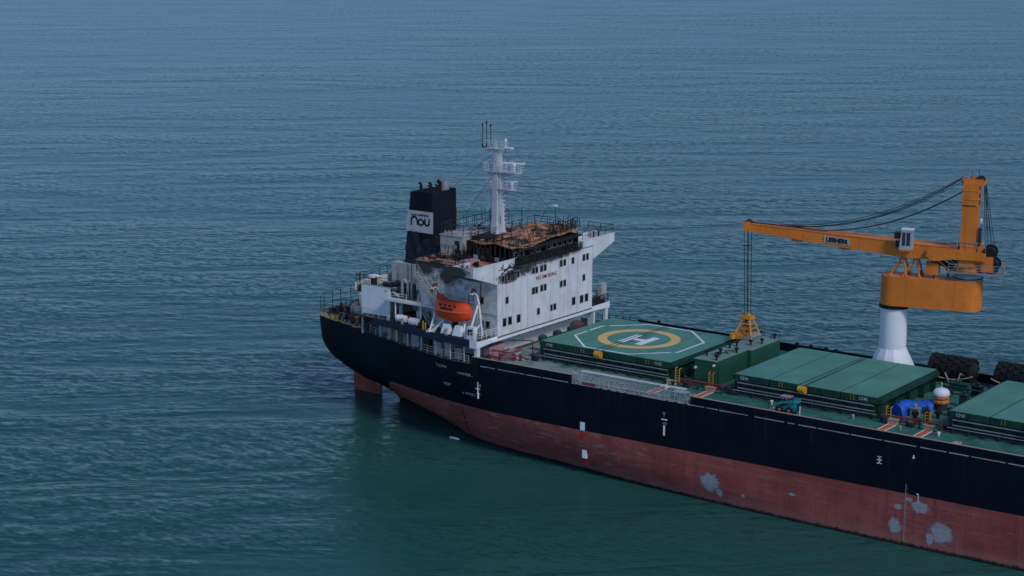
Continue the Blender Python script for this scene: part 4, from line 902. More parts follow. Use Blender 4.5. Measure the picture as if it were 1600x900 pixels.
# ================================================================== hatches
HATCH = [('CH5', 5.3, 25.5, 4), ('CH4', 35.05, 54.5, 4), ('CH3', 63.85, 83.6, 4)]
ord_ = {'CH5': 'green hatch cover painted with the helicopter landing circle', 'CH4': 'plain green hatch cover below the crane, crossed by dark wires', 'CH3': 'green hatch cover cut off by the right edge of the view'}
stay = MB().pry([(-.0, 0), (.0, 0)], 0, 0) if False else None
stay_me = mesh_proto('stay', MB().prx([(-.02, 0), (-.5, 0), (-.42, 1.62), (-.02, 1.62)], -.035, .035), 'green_side')
stay_far = mesh_proto('stay', MB().prx([(.02, 0), (.5, 0), (.42, 1.62), (.02, 1.62)], -.035, .035), 'green_side')
for key, xa, xb, npan in HATCH:
    co = MB(); xi, xj, w_ = xa+.35, xb-.35, 8.15
    co.box(xi, xj, -w_, -w_+.15, ZD, 14.05).box(xi, xj, w_-.15, w_, ZD, 14.05).box(xi, xi+.15, -w_+.15, w_-.15, ZD, 14.05).box(xj-.15, xj, -w_+.15, w_-.15, ZD, 14.05)
    co = co.build('hatch_coaming', 'green_side', ship)
    for s_ in (-1, 1):
        for z, d_, mt in ((13.84, .52, 'steel'), (13.15, .42, 'steel')):
            a, b = sorted((s_*(w_+.003), s_*(w_+d_))); MB().box(xi, xj, a, b, z, z+.09).build('flange', 'green_side', co)
            a, b = sorted((s_*(w_+d_+.003), s_*(w_+d_+.06))); MB().box(xi, xj, a, b, z-.03, z+.10).build('flange_edge', 'grey', co)
        n = int((xj-xi)/1.9)
        for i in range(n+1): put('stay', stay_me if s_ < 0 else stay_far, (xi+.1+i*(xj-xi-.2)/n, s_*w_, ZD), co)
    for (z, y) in ((12.55, -9.0), (12.9, -8.9)): MB().tube((xi-.5, y, z), (xj+.5, y, z), .06, 6).build('hydraulic_pipe', 'dark' if z < 12.7 else 'grey', co)
    for s_ in (0, 1):   # end chocks
        xx = xi-.75 if s_ == 0 else xj+.05
        for y in (-8.1, -4, 0, 4, 7.5): MB().box(xx, xx+.7, y, y+.12, ZD, 13.9).build('end_stay', 'green_side', co)
    t = thing('hatch_cover', ((xa+xb)/2, 0, 14.06), ord_[key], 'hatch cover', 'hatch covers along the deck')
    W_ = (xb-xa)/npan
    for i in range(npan):
        a, b = xa+i*W_+(.085 if i else 0), xa+(i+1)*W_-(.085 if i < npan-1 else 0)
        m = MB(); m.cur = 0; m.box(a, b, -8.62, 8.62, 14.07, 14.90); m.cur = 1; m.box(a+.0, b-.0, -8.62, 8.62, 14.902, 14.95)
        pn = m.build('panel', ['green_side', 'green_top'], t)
        for y in (-8.62, 8.62):
            for xx in (a+.7, (a+b)/2, b-.7): MB().box(xx-.06, xx+.06, min(y, y*1.008), max(y, y*1.008), 14.1, 14.88).build('rib', 'green_side', pn)
        for xx in (a+1.5,):
            m = MB(); m.box(xx-.25, xx-.15, -8.72, -8.64, 14.2, 14.8); m.box(xx+.15, xx+.25, -8.72, -8.64, 14.2, 14.8)
            if i in (1, 3): m.build('cleat', 'olive', pn)
    for i in range(1, npan):
        x = xa+i*W_; MB().box(x-.08, x+.08, -8.5, 8.5, 14.2, 14.6).build('joint_strip', 'dark', t)
    for xx in (xa+1.3, xb-1.8): text('lettering', key, .52, 'dashes', t, (xx, -8.70, 14.5), (1, 0, 0), (0, 0, 1), bold=.015, sx=1.1)
    # end ledge
    MB().box(xb+.003, xb+.5, -8.4, 8.4, 14.2, 14.75).build('end_ledge', 'green_side', t)
    MB().box(xa-.5, xa-.003, -8.4, 8.4, 14.2, 14.75).build('end_ledge', 'green_side', t)
    if key == 'CH5':
        def flat(nm, polys, mt, z):
            m = MB()
            for p in polys: m.prz(p, z, z+.004)
            return m.build(nm, mt, t)
        C0 = (15.3, .0); zt = 14.954
        def ring(r0, r1, n=64): return [[(C0[0]+r*math.cos(a), C0[1]+r*math.sin(a)) for r, a in ((r0, 2*math.pi*i/n), (r1, 2*math.pi*i/n), (r1, 2*math.pi*(i+1)/n), (r0, 2*math.pi*(i+1)/n))] for i in range(n)]
        flat('landing_circle', ring(4.3, 5.6), 'mark_yellow', zt)
        oc = [(8.3*math.cos(R(22.5+45*i))/math.cos(R(22.5)), 8.3*math.sin(R(22.5+45*i))/math.cos(R(22.5))) for i in range(8)]
        inn = [(x*.965, y*.965) for x, y in oc]
        for i in range(8):
            a, b, c_, d_ = oc[i], oc[(i+1) % 8], inn[(i+1) % 8], inn[i]
            fr_ = lambda p, q, u: (C0[0]+p[0]+(q[0]-p[0])*u, C0[1]+(p[1]+(q[1]-p[1])*u))
            segs = [(0, 1)] if i not in (2, 6) else [(0, .86), (.94, 1)]
            if i in (3,): segs = [(0, .46), (.56, 1)]
            flat('landing_border', [[fr_(a, b, u), fr_(a, b, v_), fr_(d_, c_, v_), fr_(d_, c_, u)] for u, v_ in segs], 'mark_white', zt)
        hx, hy, q = 15.6, -.5, .36
        flat('landing_letter', [[(hx-1.9, hy-2.4), (hx-.8, hy-2.4), (hx-.8, hy+2.4), (hx-1.9, hy+2.4)], [(hx+.8, hy-2.4), (hx+1.9, hy-2.4), (hx+1.9, hy+2.4), (hx+.8, hy+2.4)], [(hx-.8, hy-.5), (hx+.8, hy-.5), (hx+.8, hy+.5), (hx-.8, hy+.5)]], 'mark_white', zt)
    # hauling wires and yellow block on the near edge
    bx_ = {'CH5': 14.6, 'CH4': 44.6, 'CH3': 74.0}[key]
    m = MB(); m.box(bx_-.45, bx_+.55, -9.1, -8.7, 14.0, 14.75); m.lathe((bx_+.05, -9.0, 14.5), [(.1, -.5), (.42, -.5), (.42, .35), (.1, .35)], 10, 'x'); m.build('hauling_block', 'yellow', t)
    if key != 'CH3':
        for s_ in (-.25, .2): MB().tube((bx_+s_*2, -8.7, 15.0), (bx_+s_, 8.7, 15.0), .034, 5).build('hauling_wire', 'wire', t)
    else:
        MB().tube((bx_, -8.7, 15.0), (bx_, 8.7, 15.0), .04, 5).build('hauling_wire', 'wire', t)
for x, y in ((48.5, 3.0), (38.5, -1.0), (71.0, 1.0)): MB().box(x-.45, x+.45, y-.06, y+.06, 14.955, 14.975).build('scuff_mark', 'dashes', ship)

# ================================================================== green machinery house between the hatches
gh = MB().box(28.1, 31.25, -6.9, 1.2, ZD, 15.5).box(28.1, 31.75, 1.2, 9.2, ZD, 15.45)
gh.box(31.255, 31.5, -6.5, -6.3, ZD, 15.2)
gh = gh.build('machinery_house', 'green_house', ship); tag(gh, 'long dark green machinery house between the two nearest hatches')
MB().box(28.0, 31.35, -7.0, 1.2, 15.503, 15.56).box(28.0, 31.85, 1.21, 9.3, 15.463, 15.55).build('house_top', 'pale_green', gh)
vp = mesh_proto('mushroom_vent', MB().lathe((0, 0, 0), [(.13, 0), (.13, .45), (.27, .47), (.27, .68), (.1, .78)], 10), 'black')
for x, y in ((28.7, -4.9), (30.3, -4.8), (30.9, -6.2), (29.6, -2.9), (31.0, -1.2), (29.0, .5), (30.4, 3.6), (31.2, 5.2), (29.2, 2.0), (31.2, 8.7), (29, 8.9)): put('mushroom_vent', vp, (x, y, 15.55), gh)
MB().path([(28.9, -4.4, 15.75), (30.2, -3.9, 15.75), (29.0, -3.4, 15.75), (30.6, -2.6, 15.75), (29.6, -1.8, 15.75), (30.8, -.6, 15.75)], .06, 5).build('roof_pipe', 'dark', gh)
for x, z in ((28.3, 14.4), (31.0, 15.0)): MB().lathe((x, -7.02, z), [(.16, -.1), (.16, .12)], 8, 'y').build('deck_lamp', 'clean_white', gh)
railing('house_rail', 'dark', gh, [(28.2, 9.1, 15.56), (31.7, 9.1, 15.56)], 1.0, 2, 1.2, .03)

# ---- deck walkways, pipes, ladders and fittings
for i, x in enumerate((26.0, 31.8, 56.9, 61.5)):
    MB().box(x-.42, x+.42, -15.6, -9.3, ZD-.015, ZD+.006).build('walkway_stripe', 'mark_orange', ship)
    for s_ in (-.55, .43): MB().box(x+s_, x+s_+.12, -15.6, -9.3, ZD-.015, ZD+.012).build('walkway_edge', 'mark_white', ship)
    MB().box(x-.6, x+.6, -9.3, -8.9, ZD, ZD+.5).box(x-.7, x+.7, -9.35, -8.85, ZD+.503, ZD+.6).build('walkway_step', 'tan', ship)
for xa, xb in ((25.8, 34.8), (54.7, 63.7), (83.8, 90)):
    m = MB(); m.tube((xa, -8.0, 12.85), (xb, -8.0, 12.85), .11, 8); m.tube((xa, -7.6, 12.75), (xb, -7.6, 12.75), .08, 8)
    for i in range(5): x = xa+(i+.5)*(xb-xa)/5; m.box(x-.06, x+.06, -8.15, -7.4, ZD, 12.8)
    m.build('fire_main', 'redpipe', ship)
def yladder(x, y, z0, z1, mat='yellow'):
    m = MB()
    for s_ in (-.3, .3): m.path([(x+s_, y, z0), (x+s_, y, z1), (x+s_, y+.5, z1)], .045, 5)
    for i in range(5): z = z0+.25+i*.35; m.tube((x-.3, y, z), (x+.3, y, z), .03, 5)
    m.build('ladder', mat, ship)
yladder(26.6, -8.6, ZD+.2, 14.3); yladder(30.8, -7.3, ZD, 14.1); yladder(56.0, -8.5, ZD, 14.0); yladder(60.6, -7.6, ZD, 13.8); yladder(62.9, -2, ZD, 13.9)
random.seed(21)
for (x, y) in ((26.6, -9.6), (27.8, -9.0), (30.0, -9.2), (33.6, -9.4), (34.2, -8.7), (33.9, -7.4), (26.9, -7.2), (55.4, -9.2), (58.6, -9.0), (60.2, -8.9), (62.9, -9.3), (63.2, -7.8), (4.2, -9.2), (4.5, -6.6)):
    m = MB(); h_ = random.uniform(.5, 1.1); m.lathe((x, y, ZD), [(.16, 0), (.16, h_*.7), (.3, h_*.75), (.3, h_), (.1, h_+.1)], 8)
    if random.random() < .5: m.box(x+.3, x+.9, y-.3, y+.3, ZD, ZD+h_*.8)
    m.build('deck_fitting', 'dark', ship)
for (x, y) in ((27.0, -12.0), (35.5, -14.9), (41, -9.9), (52, -9.8), (58.7, -10.9), (63.4, -10.6), (59.9, -14.5)): MB().lathe((x, y, ZD), [(.12, 0), (.12, .3), (.2, .32), (.2, .48)], 8).build('sounding_pipe', 'mark_white' if int(x) % 2 else 'steel', ship)
MB().box(39.0, 42.0, -9.4, -9.34, ZD, ZD+.02).build('drain_channel', 'dark', ship)

# pipework at the foot of the house
m = MB()
m.path([(-.5, -13.2, 12.9), (1.8, -13.2, 12.9), (3.2, -10.6, 12.9), (4.5, -10.6, 12.5)], .13, 8); m.path([(-.4, -12.2, 13.5), (2.5, -12.2, 13.5), (2.5, -9.2, 13.5)], .1, 8)
m.path([(1.6, -13.2, 12.9), (1.6, -13.2, 13.7), (1.6, -11, 13.7)], .1, 8)
for (x, y) in ((0, -13.2), (1.8, -13.2), (3.2, -10.6), (1.0, -12.2), (2.5, -11)): m.box(x-.08, x+.08, y-.2, y+.2, ZD, 13.1); m.lathe((x, y, 13.0), [(.24, 0), (.24, .12)], 8)
m.build('hydrant_pipes', 'redpipe', ship)
m = MB(); m.path([(-.3, -14.2, ZD), (-.3, -14.2, 14.1), (-.3, -8.2, 14.1), (2.4, -6.6, 14.1), (2.4, -6.6, ZD)], .07, 6); m.path([(-.3, -14.2, 13.6), (2.2, -10.6, 13.6), (2.4, -6.6, 13.6)], .05, 6); m.build('pipe_frame', 'dark', ship)
MB().box(-1.6, -.4, -12.6, -9.4, ZD, 14.1).build('valve_cabinet', 'pink', ship)
MB().box(.4, 2.2, -10.9, -9.0, ZD, 13.3).build('valve_house', 'dirty_white', ship)
m = MB(); m.box(-.9, .3, -15.1, -13.6, ZD, 13.0); m.lathe((1.0, -14.6, ZD), [(.5, 0), (.5, .5), (.2, .6)], 10); m.build('mooring_roller', 'dark', ship)
for y in (-4.5, -1.0, 2.5): MB().lathe((2.6, y, ZD), [(.35, 0), (.35, 1.6), (.7, 1.7), (.6, 2.2), (.2, 2.4)], 12).build('cargo_vent', 'green_side', ship, True)
m = MB(); m.lathe((1.4, 5.6, ZD), [(1.0, 0), (1.0, 1.9), (.6, 2.3)], 14); tag(m.build('rust_tank', 'rust_brown', None, True), 'rusty red round tank at the foot of the white house front', 'tank')
railing('house_foot_rail', 'grey', ship, [(3.6, -8, ZD), (3.6, 8, ZD)], 1.0, 2, 1.5, .03)
railing('side_rail', 'dark', ship, [(-1, 15.8, ZD), (4.8, 15.9, ZD)], 1.2, 3, 1.2, .05)
MB().box(-1.2, -.2, 12.2, 12.6, ZD, 14.4).build('pillar', 'white', ship)

# ================================================================== accommodation ladder stowed in the bulwark gap
gw = thing('gangway', (24, -15.7, ZD), 'long grey aluminium gangway stowed flat along the near deck edge', 'gangway')
m = MB()
for y in (-16.0, -15.1):
    for z in (12.35, 13.45): m.tube((15.8, y, z), (32.2, y, z), .055, 5)
    for i in range(23): x = 15.8+i*.745; m.tube((x, y, 12.35), (x, y, 13.45), .035, 5)
    for i in range(22): x = 15.8+i*.745; m.tube((x, y, 12.35 if i % 2 else 13.45), (x+.745, y, 13.45 if i % 2 else 12.35), .03, 5)
m.build('side_truss', 'steel', gw)
tr = mesh_proto('tread', MB().box(-.14, .14, -15.95+15.55, -15.15+15.55, -.02, .02), 'steel')
for i in range(40): put('tread', tr, (16+i*.41, -15.55, 12.5), gw)
for y in (-15.3, -14.9): MB().tube((16.2, y, 13.75), (31.8, y, 13.75), .05, 5).build('handrail', 'mark_white', gw)
MB().box(30.5, 32.4, -15.98, -15.12, 13.5, 13.56).build('end_platform', 'steel', gw)
m = MB()
for x in (15.5, 20, 24, 28, 32.5, 33.0): m.box(x-.08, x+.08, -16.08, -15.0, ZD, ZD+.35); m.tube((x, -16.05, ZD), (x, -16.05, 13.3), .05, 5)
m.box(15.3, 33.0, -16.08, -15.9, ZD, ZD+.12); m.build('gangway_chocks', 'grey', ship)
m = MB(); m.box(14.7, 15.9, -15.2, -14.4, ZD, 13.2); m.tube((15.2, -15.6, ZD), (15.2, -15.6, 13.7), .1); tag(m.build('gangway_winch', 'dirty_white'), 'small pale winch at the aft end of the gangway', 'winch')
m = MB(); m.tube((32.6, -15.6, ZD), (32.6, -15.6, 13.5), .1); m.tube((33.3, -15.6, ZD), (33.3, -15.6, 13.5), .1); m.box(32.5, 33.4, -15.7, -15.4, 13.2, 13.4); m.build('gangway_frame', 'tan', ship)
MB().box(17.0, 18.9, -16.14, -16.06, 12.23, 12.6).build('fender_board', 'redpipe', ship)

# ================================================================== skid steer loader
ld = thing('skid_steer_loader', (44.2, -12.2, ZD), 'small teal skid steer loader parked on the green side deck', 'loader')
x0, y0, z0 = 42.6, -12.9, ZD
m = MB(); m.pry([(x0+.6, z0+.35), (x0+3.0, z0+.35), (x0+3.25, z0+.7), (x0+3.2, z0+1.55), (x0+2.3, z0+1.5), (x0+1.9, z0+.95), (x0+.55, z0+.85)], y0+.35, y0+1.35); m.build('body', 'teal', ld)
wm = mesh_proto('wheel', MB().lathe((0, 0, 0), [(.2, -.15), (.42, -.15), (.46, -.08), (.46, .08), (.42, .15), (.2, .15)], 14, 'y'), 'rubber')
rm = mesh_proto('rim', MB().lathe((0, 0, 0), [(.06, -.17), (.2, -.165), (.2, .165), (.06, .17)], 10, 'y'), 'pink')
for dx in (1.05, 2.35):
    for dy in (.15, 1.55): w_ = put('wheel', wm, (x0+dx, y0+dy, z0+.46), ld); r_ = put('rim', rm, (x0+dx, y0+dy, z0+.46), w_); r_.location = (0, 0, 0)
m = MB()
for dy in (.4, 1.3):
    for dx in (1.0, 2.1): m.tube((x0+dx, y0+dy, z0+.9), (x0+dx+.05, y0+dy, z0+1.95), .05, 5)
m.box(x0+.98, x0+2.2, y0+.36, y0+.42, z0+.9, z0+1.15); m.build('cab_frame', 'black', ld)
MB().box(x0+.9, x0+2.25, y0+.32, y0+1.38, z0+1.95, z0+2.05).build('cab_roof', 'pink', ld)
for dy in (.1, 1.42):
    m = MB(); m.pry([(x0+3.1, z0+1.75), (x0+2.4, z0+1.75), (x0+.35, z0+1.15), (x0+.1, z0+.5), (x0+.3, z0+.45), (x0+.6, z0+.98), (x0+2.5, z0+1.5), (x0+3.1, z0+1.45)], y0+dy, y0+dy+.16); m.build('lift_arm', 'teal', ld)
m = MB(); m.pry([(x0+.25, z0+.7), (x0-.1, z0+.55), (x0-.55, z0+.06), (x0+.3, z0+.04), (x0+.35, z0+.5)], y0-.05, y0+1.75); m.build('bucket', 'grey', ld)
MB().box(x0+3.2, x0+3.32, y0+.4, y0+1.3, z0+.5, z0+1.4).build('rear_grille', 'navy', ld)
m = MB(); m.lathe((x0+4.1, y0-.2, ZD), [(.3, 0), (.3, .12), (.1, .16)], 10); m.tube((x0+3.9, y0-.1, ZD), (x0+3.7, y0+.3, ZD+1.2), .05, 5)
tag(m.build('hose_end', 'mark_white'), 'small white fitting on the deck behind the teal loader', 'fitting')

# ================================================================== pneumatic fenders on the far side
def fender(xa, xb, y, z, r, label):
    t = thing('rubber_fender', ((xa+xb)/2, y, ZD), label, 'fender', 'rubber fenders on the far deck edge')
    L = xb-xa; cx = (xa+xb)/2
    MB().lathe((cx, y, z), [(.15, -L/2)]+[(r*math.sin(R(a)), -L/2+r*.75-r*.75*math.cos(R(a))) for a in (25, 50, 70, 90)]+[(r, 0)]+[(r*math.sin(R(a)), L/2-r*.75+r*.75*math.cos(R(a))) for a in (90, 70, 50, 25)]+[(.15, L/2)], 20, 'x').build('body', 'rubber', t, True)
    ty = mesh_proto('tyre', MB().lathe((0, 0, 0), [(.2, -.1), (.38, -.13), (.43, 0), (.38, .13), (.2, .1)], 10), 'rubber')
    for i in range(int((L-1.5)/.85)+1):
        for j in range(11):
            a = 2*math.pi*(j+(i % 2)*.5)/11; x = xa+.9+i*.85
            o = put('tyre', ty, (x, y+(r+.05)*math.cos(a), z+(r+.05)*math.sin(a)), t); o.rotation_euler = (a-math.pi/2, 0, 0)
    m = MB(); pts = [(xa+.2+L*.97*i/12, y-r*.95-.2-.12*math.sin(i*2), z-.4-.75*math.sin(math.pi*i/12)) for i in range(13)]; m.path(pts, .09, 6)
    pts = [(xa+L*.45+.6*i/4, y-r*1.0-.15, z-.3-.32*i) for i in range(5)]; m.path(pts, .1, 6); m.path([(xb-.2, y-r*.6, z-.6), (xb-1.6, y-r-.2, z-.2), (xb-1.9, y-r-.25, z-1.2)], .1, 6)
    m.build('lashing', 'rope', t)
fender(50.9, 57.6, 14.2, 13.95, 1.45, 'tyre netted black rubber fender with loose pale rope, beside the white pedestal')
fender(59.6, 66.2, 15.0, 13.95, 1.45, 'tyre netted black rubber fender at the right edge of the view')
for x in (51.5, 54, 56.8, 60.2, 63, 65.6): MB().box(x-.2, x+.2, 12.6, 15.5, ZD, 12.62).build('fender_bearer', 'dark', ship)

# ================================================================== cargo between the hatches
m = MB(); nx, ny = 22, 10; G = []
for i in range(nx+1):
    r = []
    for j in range(ny+1):
        u, v_ = i/nx, j/ny; a = math.pi*v_
        hgt = 1.5+.35*math.sin(u*5+1)+.12*math.sin(i*2.1+j*1.7); wd = .95+.12*math.sin(i*1.3)
        cx, cy = 55.6+1.7*u, -5.4+5.6*u
        n_ = Vector((5.6, -1.7, 0)).normalized(); p_ = Vector((cx, cy, ZD+.02))+n_*(-wd*math.cos(a)*(1+.08*math.sin(j*2+i)))
        p_.z += hgt*math.sin(a)**.6*(.75+.25*math.sin(math.pi*min(1, max(0, u*1.05))))+.05*math.sin(i*3.3+j*2.7)
        r.append(m.v(p_))
    G.append(r)
for i in range(nx):
    for j in range(ny): m.f(G[i][j], G[i+1][j], G[i+1][j+1], G[i][j+1])
m.f(*G[0]); m.f(*G[-1][::-1])
tag(m.build('covered_cargo', 'blue_tarp', None, True), 'long heap under a crumpled bright blue tarpaulin between the hatches', 'tarpaulin')
rf = thing('raft_stack', (58.9, .3, ZD), 'orange inflatable rafts stacked under a white domed cover', 'liferaft')
cx, cy = 58.7, .6
for z in (13.2, 13.75): MB().lathe((cx, cy, z), [(.3, -.28), (.75, -.3), (.96, -.15), (1.0, 0), (.96, .15), (.75, .26), (.3, .27)], 18).build('raft', 'raft_orange', rf, True)
MB().lathe((cx, cy, 14.05), [(1.02, -.05), (1.05, .12), (.98, .42), (.75, .66), (.4, .78), (.05, .82)], 18).build('cover', 'clean_white', rf, True)
for a in range(6): MB().tube((cx+1.03*math.cos(a*1.05), cy+1.03*math.sin(a*1.05), 13.0), (cx+1.0*math.cos(a*1.05), cy+1.0*math.sin(a*1.05), 14.2), .03, 4).build('lashing', 'rope', rf)
MB().tube((cx, cy, 14.8), (cx, cy, 15.6), .04, 5).build('light_pole', 'mark_white', rf)
MB().lathe((cx, cy, ZD), [(.8, 0), (.8, .72)], 12).build('pedestal', 'dark', rf)
cg = [('pump_unit', (57.6, -4.4), 1.0, .8, 1.0, 'grey', 'grey pump unit in front of the blue tarpaulin', 'pump'), ('valve_block', (59.6, -5.6), .5, .5, 1.3, 'dark', 'dark upright valve block behind the red pipe', 'valve'),
      ('vent_trunk', (60.6, 3.2), .9, 1.0, 1.5, 'green_side', 'dark green vent trunk right of the orange raft stack', 'vent'), ('vent_trunk', (62.2, 1.6), 1.1, 1.2, 1.1, 'green_house', 'green vent trunk against the right hand hatch', 'vent'),
      ('store_box', (57.0, 10.2), 2.4, .9, .9, 'green_house', 'long green store box in front of the near fender', 'box'), ('store_box', (59.8, 9.2), 1.2, 1.1, 1.2, 'black', 'black store box between the two fenders', 'box')]
for nm, (x, y), a, b, h_, mt, lb, ct in cg:
    m = MB(); m.box(x-a/2, x+a/2, y-b/2, y+b/2, ZD, ZD+h_); m.box(x-a/2-.08, x+a/2+.08, y-b/2-.08, y+b/2+.08, ZD+h_+.002, ZD+h_+.12); m.lathe((x, y, ZD+h_+.12), [(.2, 0), (.2, .25), (.3, .3), (.1, .45)], 8)
    tag(m.build(nm, mt), lb, ct)
for (x, y, h_) in ((60.2, -3.6, .9), (61.0, -1.8, 1.0), (58.4, -6.2, 1.1), (61.8, 5.6, 1.3), (57.2, 6.4, 1.0), (62.4, 7.8, 1.0)): MB().lathe((x, y, ZD), [(.22, 0), (.22, h_*.6), (.45, h_*.65), (.45, h_), (.1, h_+.15)], 10).build('deck_vent', 'black', ship)
m = MB(); m.path([(55.2, 8.5, 13.0), (62.8, 8.5, 13.0)], .12, 8); m.path([(55.2, 6.6, 12.7), (63, 6.6, 12.7)], .1, 8); m.build('deck_pipe', 'green_side', ship)
MB().path([(59.8, -4.8, ZD), (59.8, -4.8, 14.2)], .05, 5).build('pole', 'yellow', ship)

# ================================================================== crane
CR = thing('deck_crane', (46.5, 12.5, ZD), 'large orange deck crane with a long low jib on a white pedestal', 'crane')
px, py = 46.5, 12.5
MB().lathe((px, py, 0), [(1.75, 16.0), (1.75, 21.35)], 32).build('pedestal', 'clean_white', CR, True)
MB().lathe((px, py, 0), [(3.1, ZD), (3.1, 13.2), (1.752, 15.999)], 12).build('pedestal_foot', 'clean_white', CR)
MB().lathe((px, py, 0), [(1.8, 21.3), (1.98, 21.32), (1.98, 21.5), (1.85, 21.52), (1.85, 21.62), (1.98, 21.64), (1.98, 21.78), (1.8, 21.8)], 28).build('slew_ring', 'black', CR, True)
DIR = R(15.5); ux, uy = math.cos(DIR), math.sin(DIR); LB = 9.2
tx, ty_ = px+ux*LB, py+uy*LB
def bxp(a, b): return (px+ux*a-uy*b, py+uy*a+ux*b)
out = [bxp(1.85*math.cos(R(a)), 1.85*math.sin(R(a))) for a in range(90, 271, 15)] + [bxp(LB+1.95*math.cos(R(a)), 1.95*math.sin(R(a))) for a in range(-90, 91, 15)]
arm = MB().prz(out, 21.8, 25.6).build('slewing_arm', 'orange', CR, True)
MB().prz([(px+(x-px)*1.0, py+(y-py)*1.0) for x, y in out], 25.603, 25.66).build('arm_top_plate', 'orange', arm)
for a, b in ((1.5, -1.0), (5.0, -.8), (6.6, .6), (3.0, .9)): p_ = bxp(a, b); MB().lathe((p_[0], p_[1], 25.66), [(.12, 0), (.12, .3), (.22, .32), (.1, .45)], 8).build('top_fitting', 'redpipe', arm)
MB().lathe((tx, ty_, 0), [(1.75, 25.6), (1.75, 25.85), (1.92, 25.87), (1.92, 26.05), (1.8, 26.07), (1.8, 26.4), (1.92, 26.42), (1.92, 26.55), (1.7, 26.57)], 28).build('slew_ring', ['steel'], CR, True)
MB().lathe((tx, ty_, 0), [(1.95, 25.88), (1.95, 26.03)], 28).build('ring_seal', 'black', CR, True)
MB().lathe((tx, ty_, 0), [(1.62, 26.57), (1.5, 28.2)], 20).build('tower_neck', 'orange', CR, True)
# jib frame: local x runs from the tower towards the jib tip
tip = Vector((27.6, 7.0, 0)); J = Vector((tip.x-tx, tip.y-ty_, 0)); JL = J.length; J.normalize(); N_ = Vector((-J.y, J.x, 0))
CM = Matrix(((J.x, N_.x, 0, tx), (J.y, N_.y, 0, ty_), (0, 0, 1, 0), (0, 0, 0, 1)))
# local: +x to tip, +y = N_ (towards the viewer's side is where N_.y<0)
near = 1 if N_.y < 0 else -1
tw = MB(CM); 
tw.hexa([(-.95, -1.75, 27.6), (1.05, -1.75, 27.6), (1.05, 1.75, 27.6), (-.95, 1.75, 27.6), (-.9, -1.7, 38.3), (1.0, -1.7, 38.3), (1.0, 1.7, 38.3), (-.9, 1.7, 38.3)])
tower = tw.build('tower', 'orange', CR); tag(tower, 'upright orange crane tower')
MB(CM).box(-.7, 1.06, -1.78, 1.78, 35.4, 35.52).build('tower_band', 'dark', tower)
m = MB(CM); m.box(-1.1, 1.1, -1.76, 1.76, 37.3, 37.38); m.box(-1.1, 1.1, -1.77, 1.77, 36.2, 36.28); m.build('tower_flange', 'orange', tower)
for dx, dy, r_ in ((.75, near*.9, .62), (.75, -near*.7, .6), (-.9, near*.5, .6), (-.95, -near*.6, .55)):
    MB(CM).lathe((dx, dy, 38.5), [(.12, -.18), (r_, -.16), (r_*.85, 0), (r_, .16), (.12, .18)], 16, 'y').build('head_sheave', 'grey' if dx > 0 else 'dark', tower)
m = MB(CM); m.box(-1.5, 1.0, -1.3, -1.2, 38.0, 38.8); m.box(-1.5, 1.0, 1.2, 1.3, 38.0, 38.8); m.box(-1.6, -1.0, -1.0, 1.0, 38.0, 38.4); m.build('sheave_bracket', 'orange', tower)
MB(CM).tube((-.8, .4, 38.5), (-.8, .4, 40.0), .03, 5).tube((.2, -.4, 38.5), (.2, -.4, 39.7), .03, 5).build('aerial', 'dark', tower)
MB(CM).box(-1.0, -.90, -.35, .45, 35.4, 36.8).build('inspection_hatch', 'dark', tower)
# heel housing the jib passes through
m = MB(CM); m.pry([(-2.3, 28.5), (1.6, 28.5), (4.2, 28.1), (5.2, 28.7), (4.8, 29.9), (1.5, 29.8), (-2.3, 29.5)], near*1.95-.12, near*1.95+.12); m.pry([(-2.3, 28.5), (1.6, 28.5), (4.2, 28.1), (5.2, 28.7), (4.8, 29.9), (1.5, 29.8), (-2.3, 29.5)], -near*1.75-.12, -near*1.75+.12)
m.box(-2.3, 1.2, -1.6, 1.6, 28.2, 28.5); m.build('jib_heel_frame', 'orange', CR)
MB(CM).box(3.6, 5.2, near*.6-.9, near*.6+.9, 26.2, 27.7).build('counter_box', 'orange', CR)
# jib: tapered box, thicker in the middle
zt_ = lambda d: 31.15-(JL-d)*.052 if d > 3 else 29.95
hh = lambda d: lerp_tab([(0, 1.5), (5, 1.75), (9, 1.85), (16, 1.6), (JL, .95)], d)
ww = lambda d: lerp_tab([(0, 1.35), (6, 1.35), (JL, .7)], d)
jb = MB(CM); ds = [1.4, 4, 6.5, 9, 12, 15, 18, 21, 24, JL+.35]; prev = None
for d in ds:
    w_, t_, b_ = ww(d), zt_(d), zt_(d)-hh(d)
    rg = [jb.v((d, -w_, b_)), jb.v((d, w_, b_)), jb.v((d, w_, t_)), jb.v((d, -w_, t_))]
    if prev:
        for i in range(4): jb.f(prev[i], prev[(i+1) % 4], rg[(i+1) % 4], rg[i])
    else: jb.f(*rg)
    prev = rg
jb.f(*prev[::-1]); jib = jb.build('jib', 'orange', CR); tag(jib, 'long orange box jib lying almost level')
for d in (8.2, 12.6, 16.9, 21.3): MB(CM).box(d-.03, d+.03, near*(ww(d)+.0)-.02, near*(ww(d)+.0)+.03, zt_(d)-hh(d)+.02, zt_(d)-.02).build('jib_seam', 'orange', jib)
for d in (22.2, 15.9): MB(CM).box(d-.7, d+.7, -.5, .5, zt_(d)-hh(d)-.32, zt_(d)-hh(d)-.003).build('cable_roller', 'orange', jib)
m = MB(CM)
for s_ in (-1, 1): m.box(1.5, JL-.4, s_*.95-.04, s_*.95+.04, 0, 0) if False else None
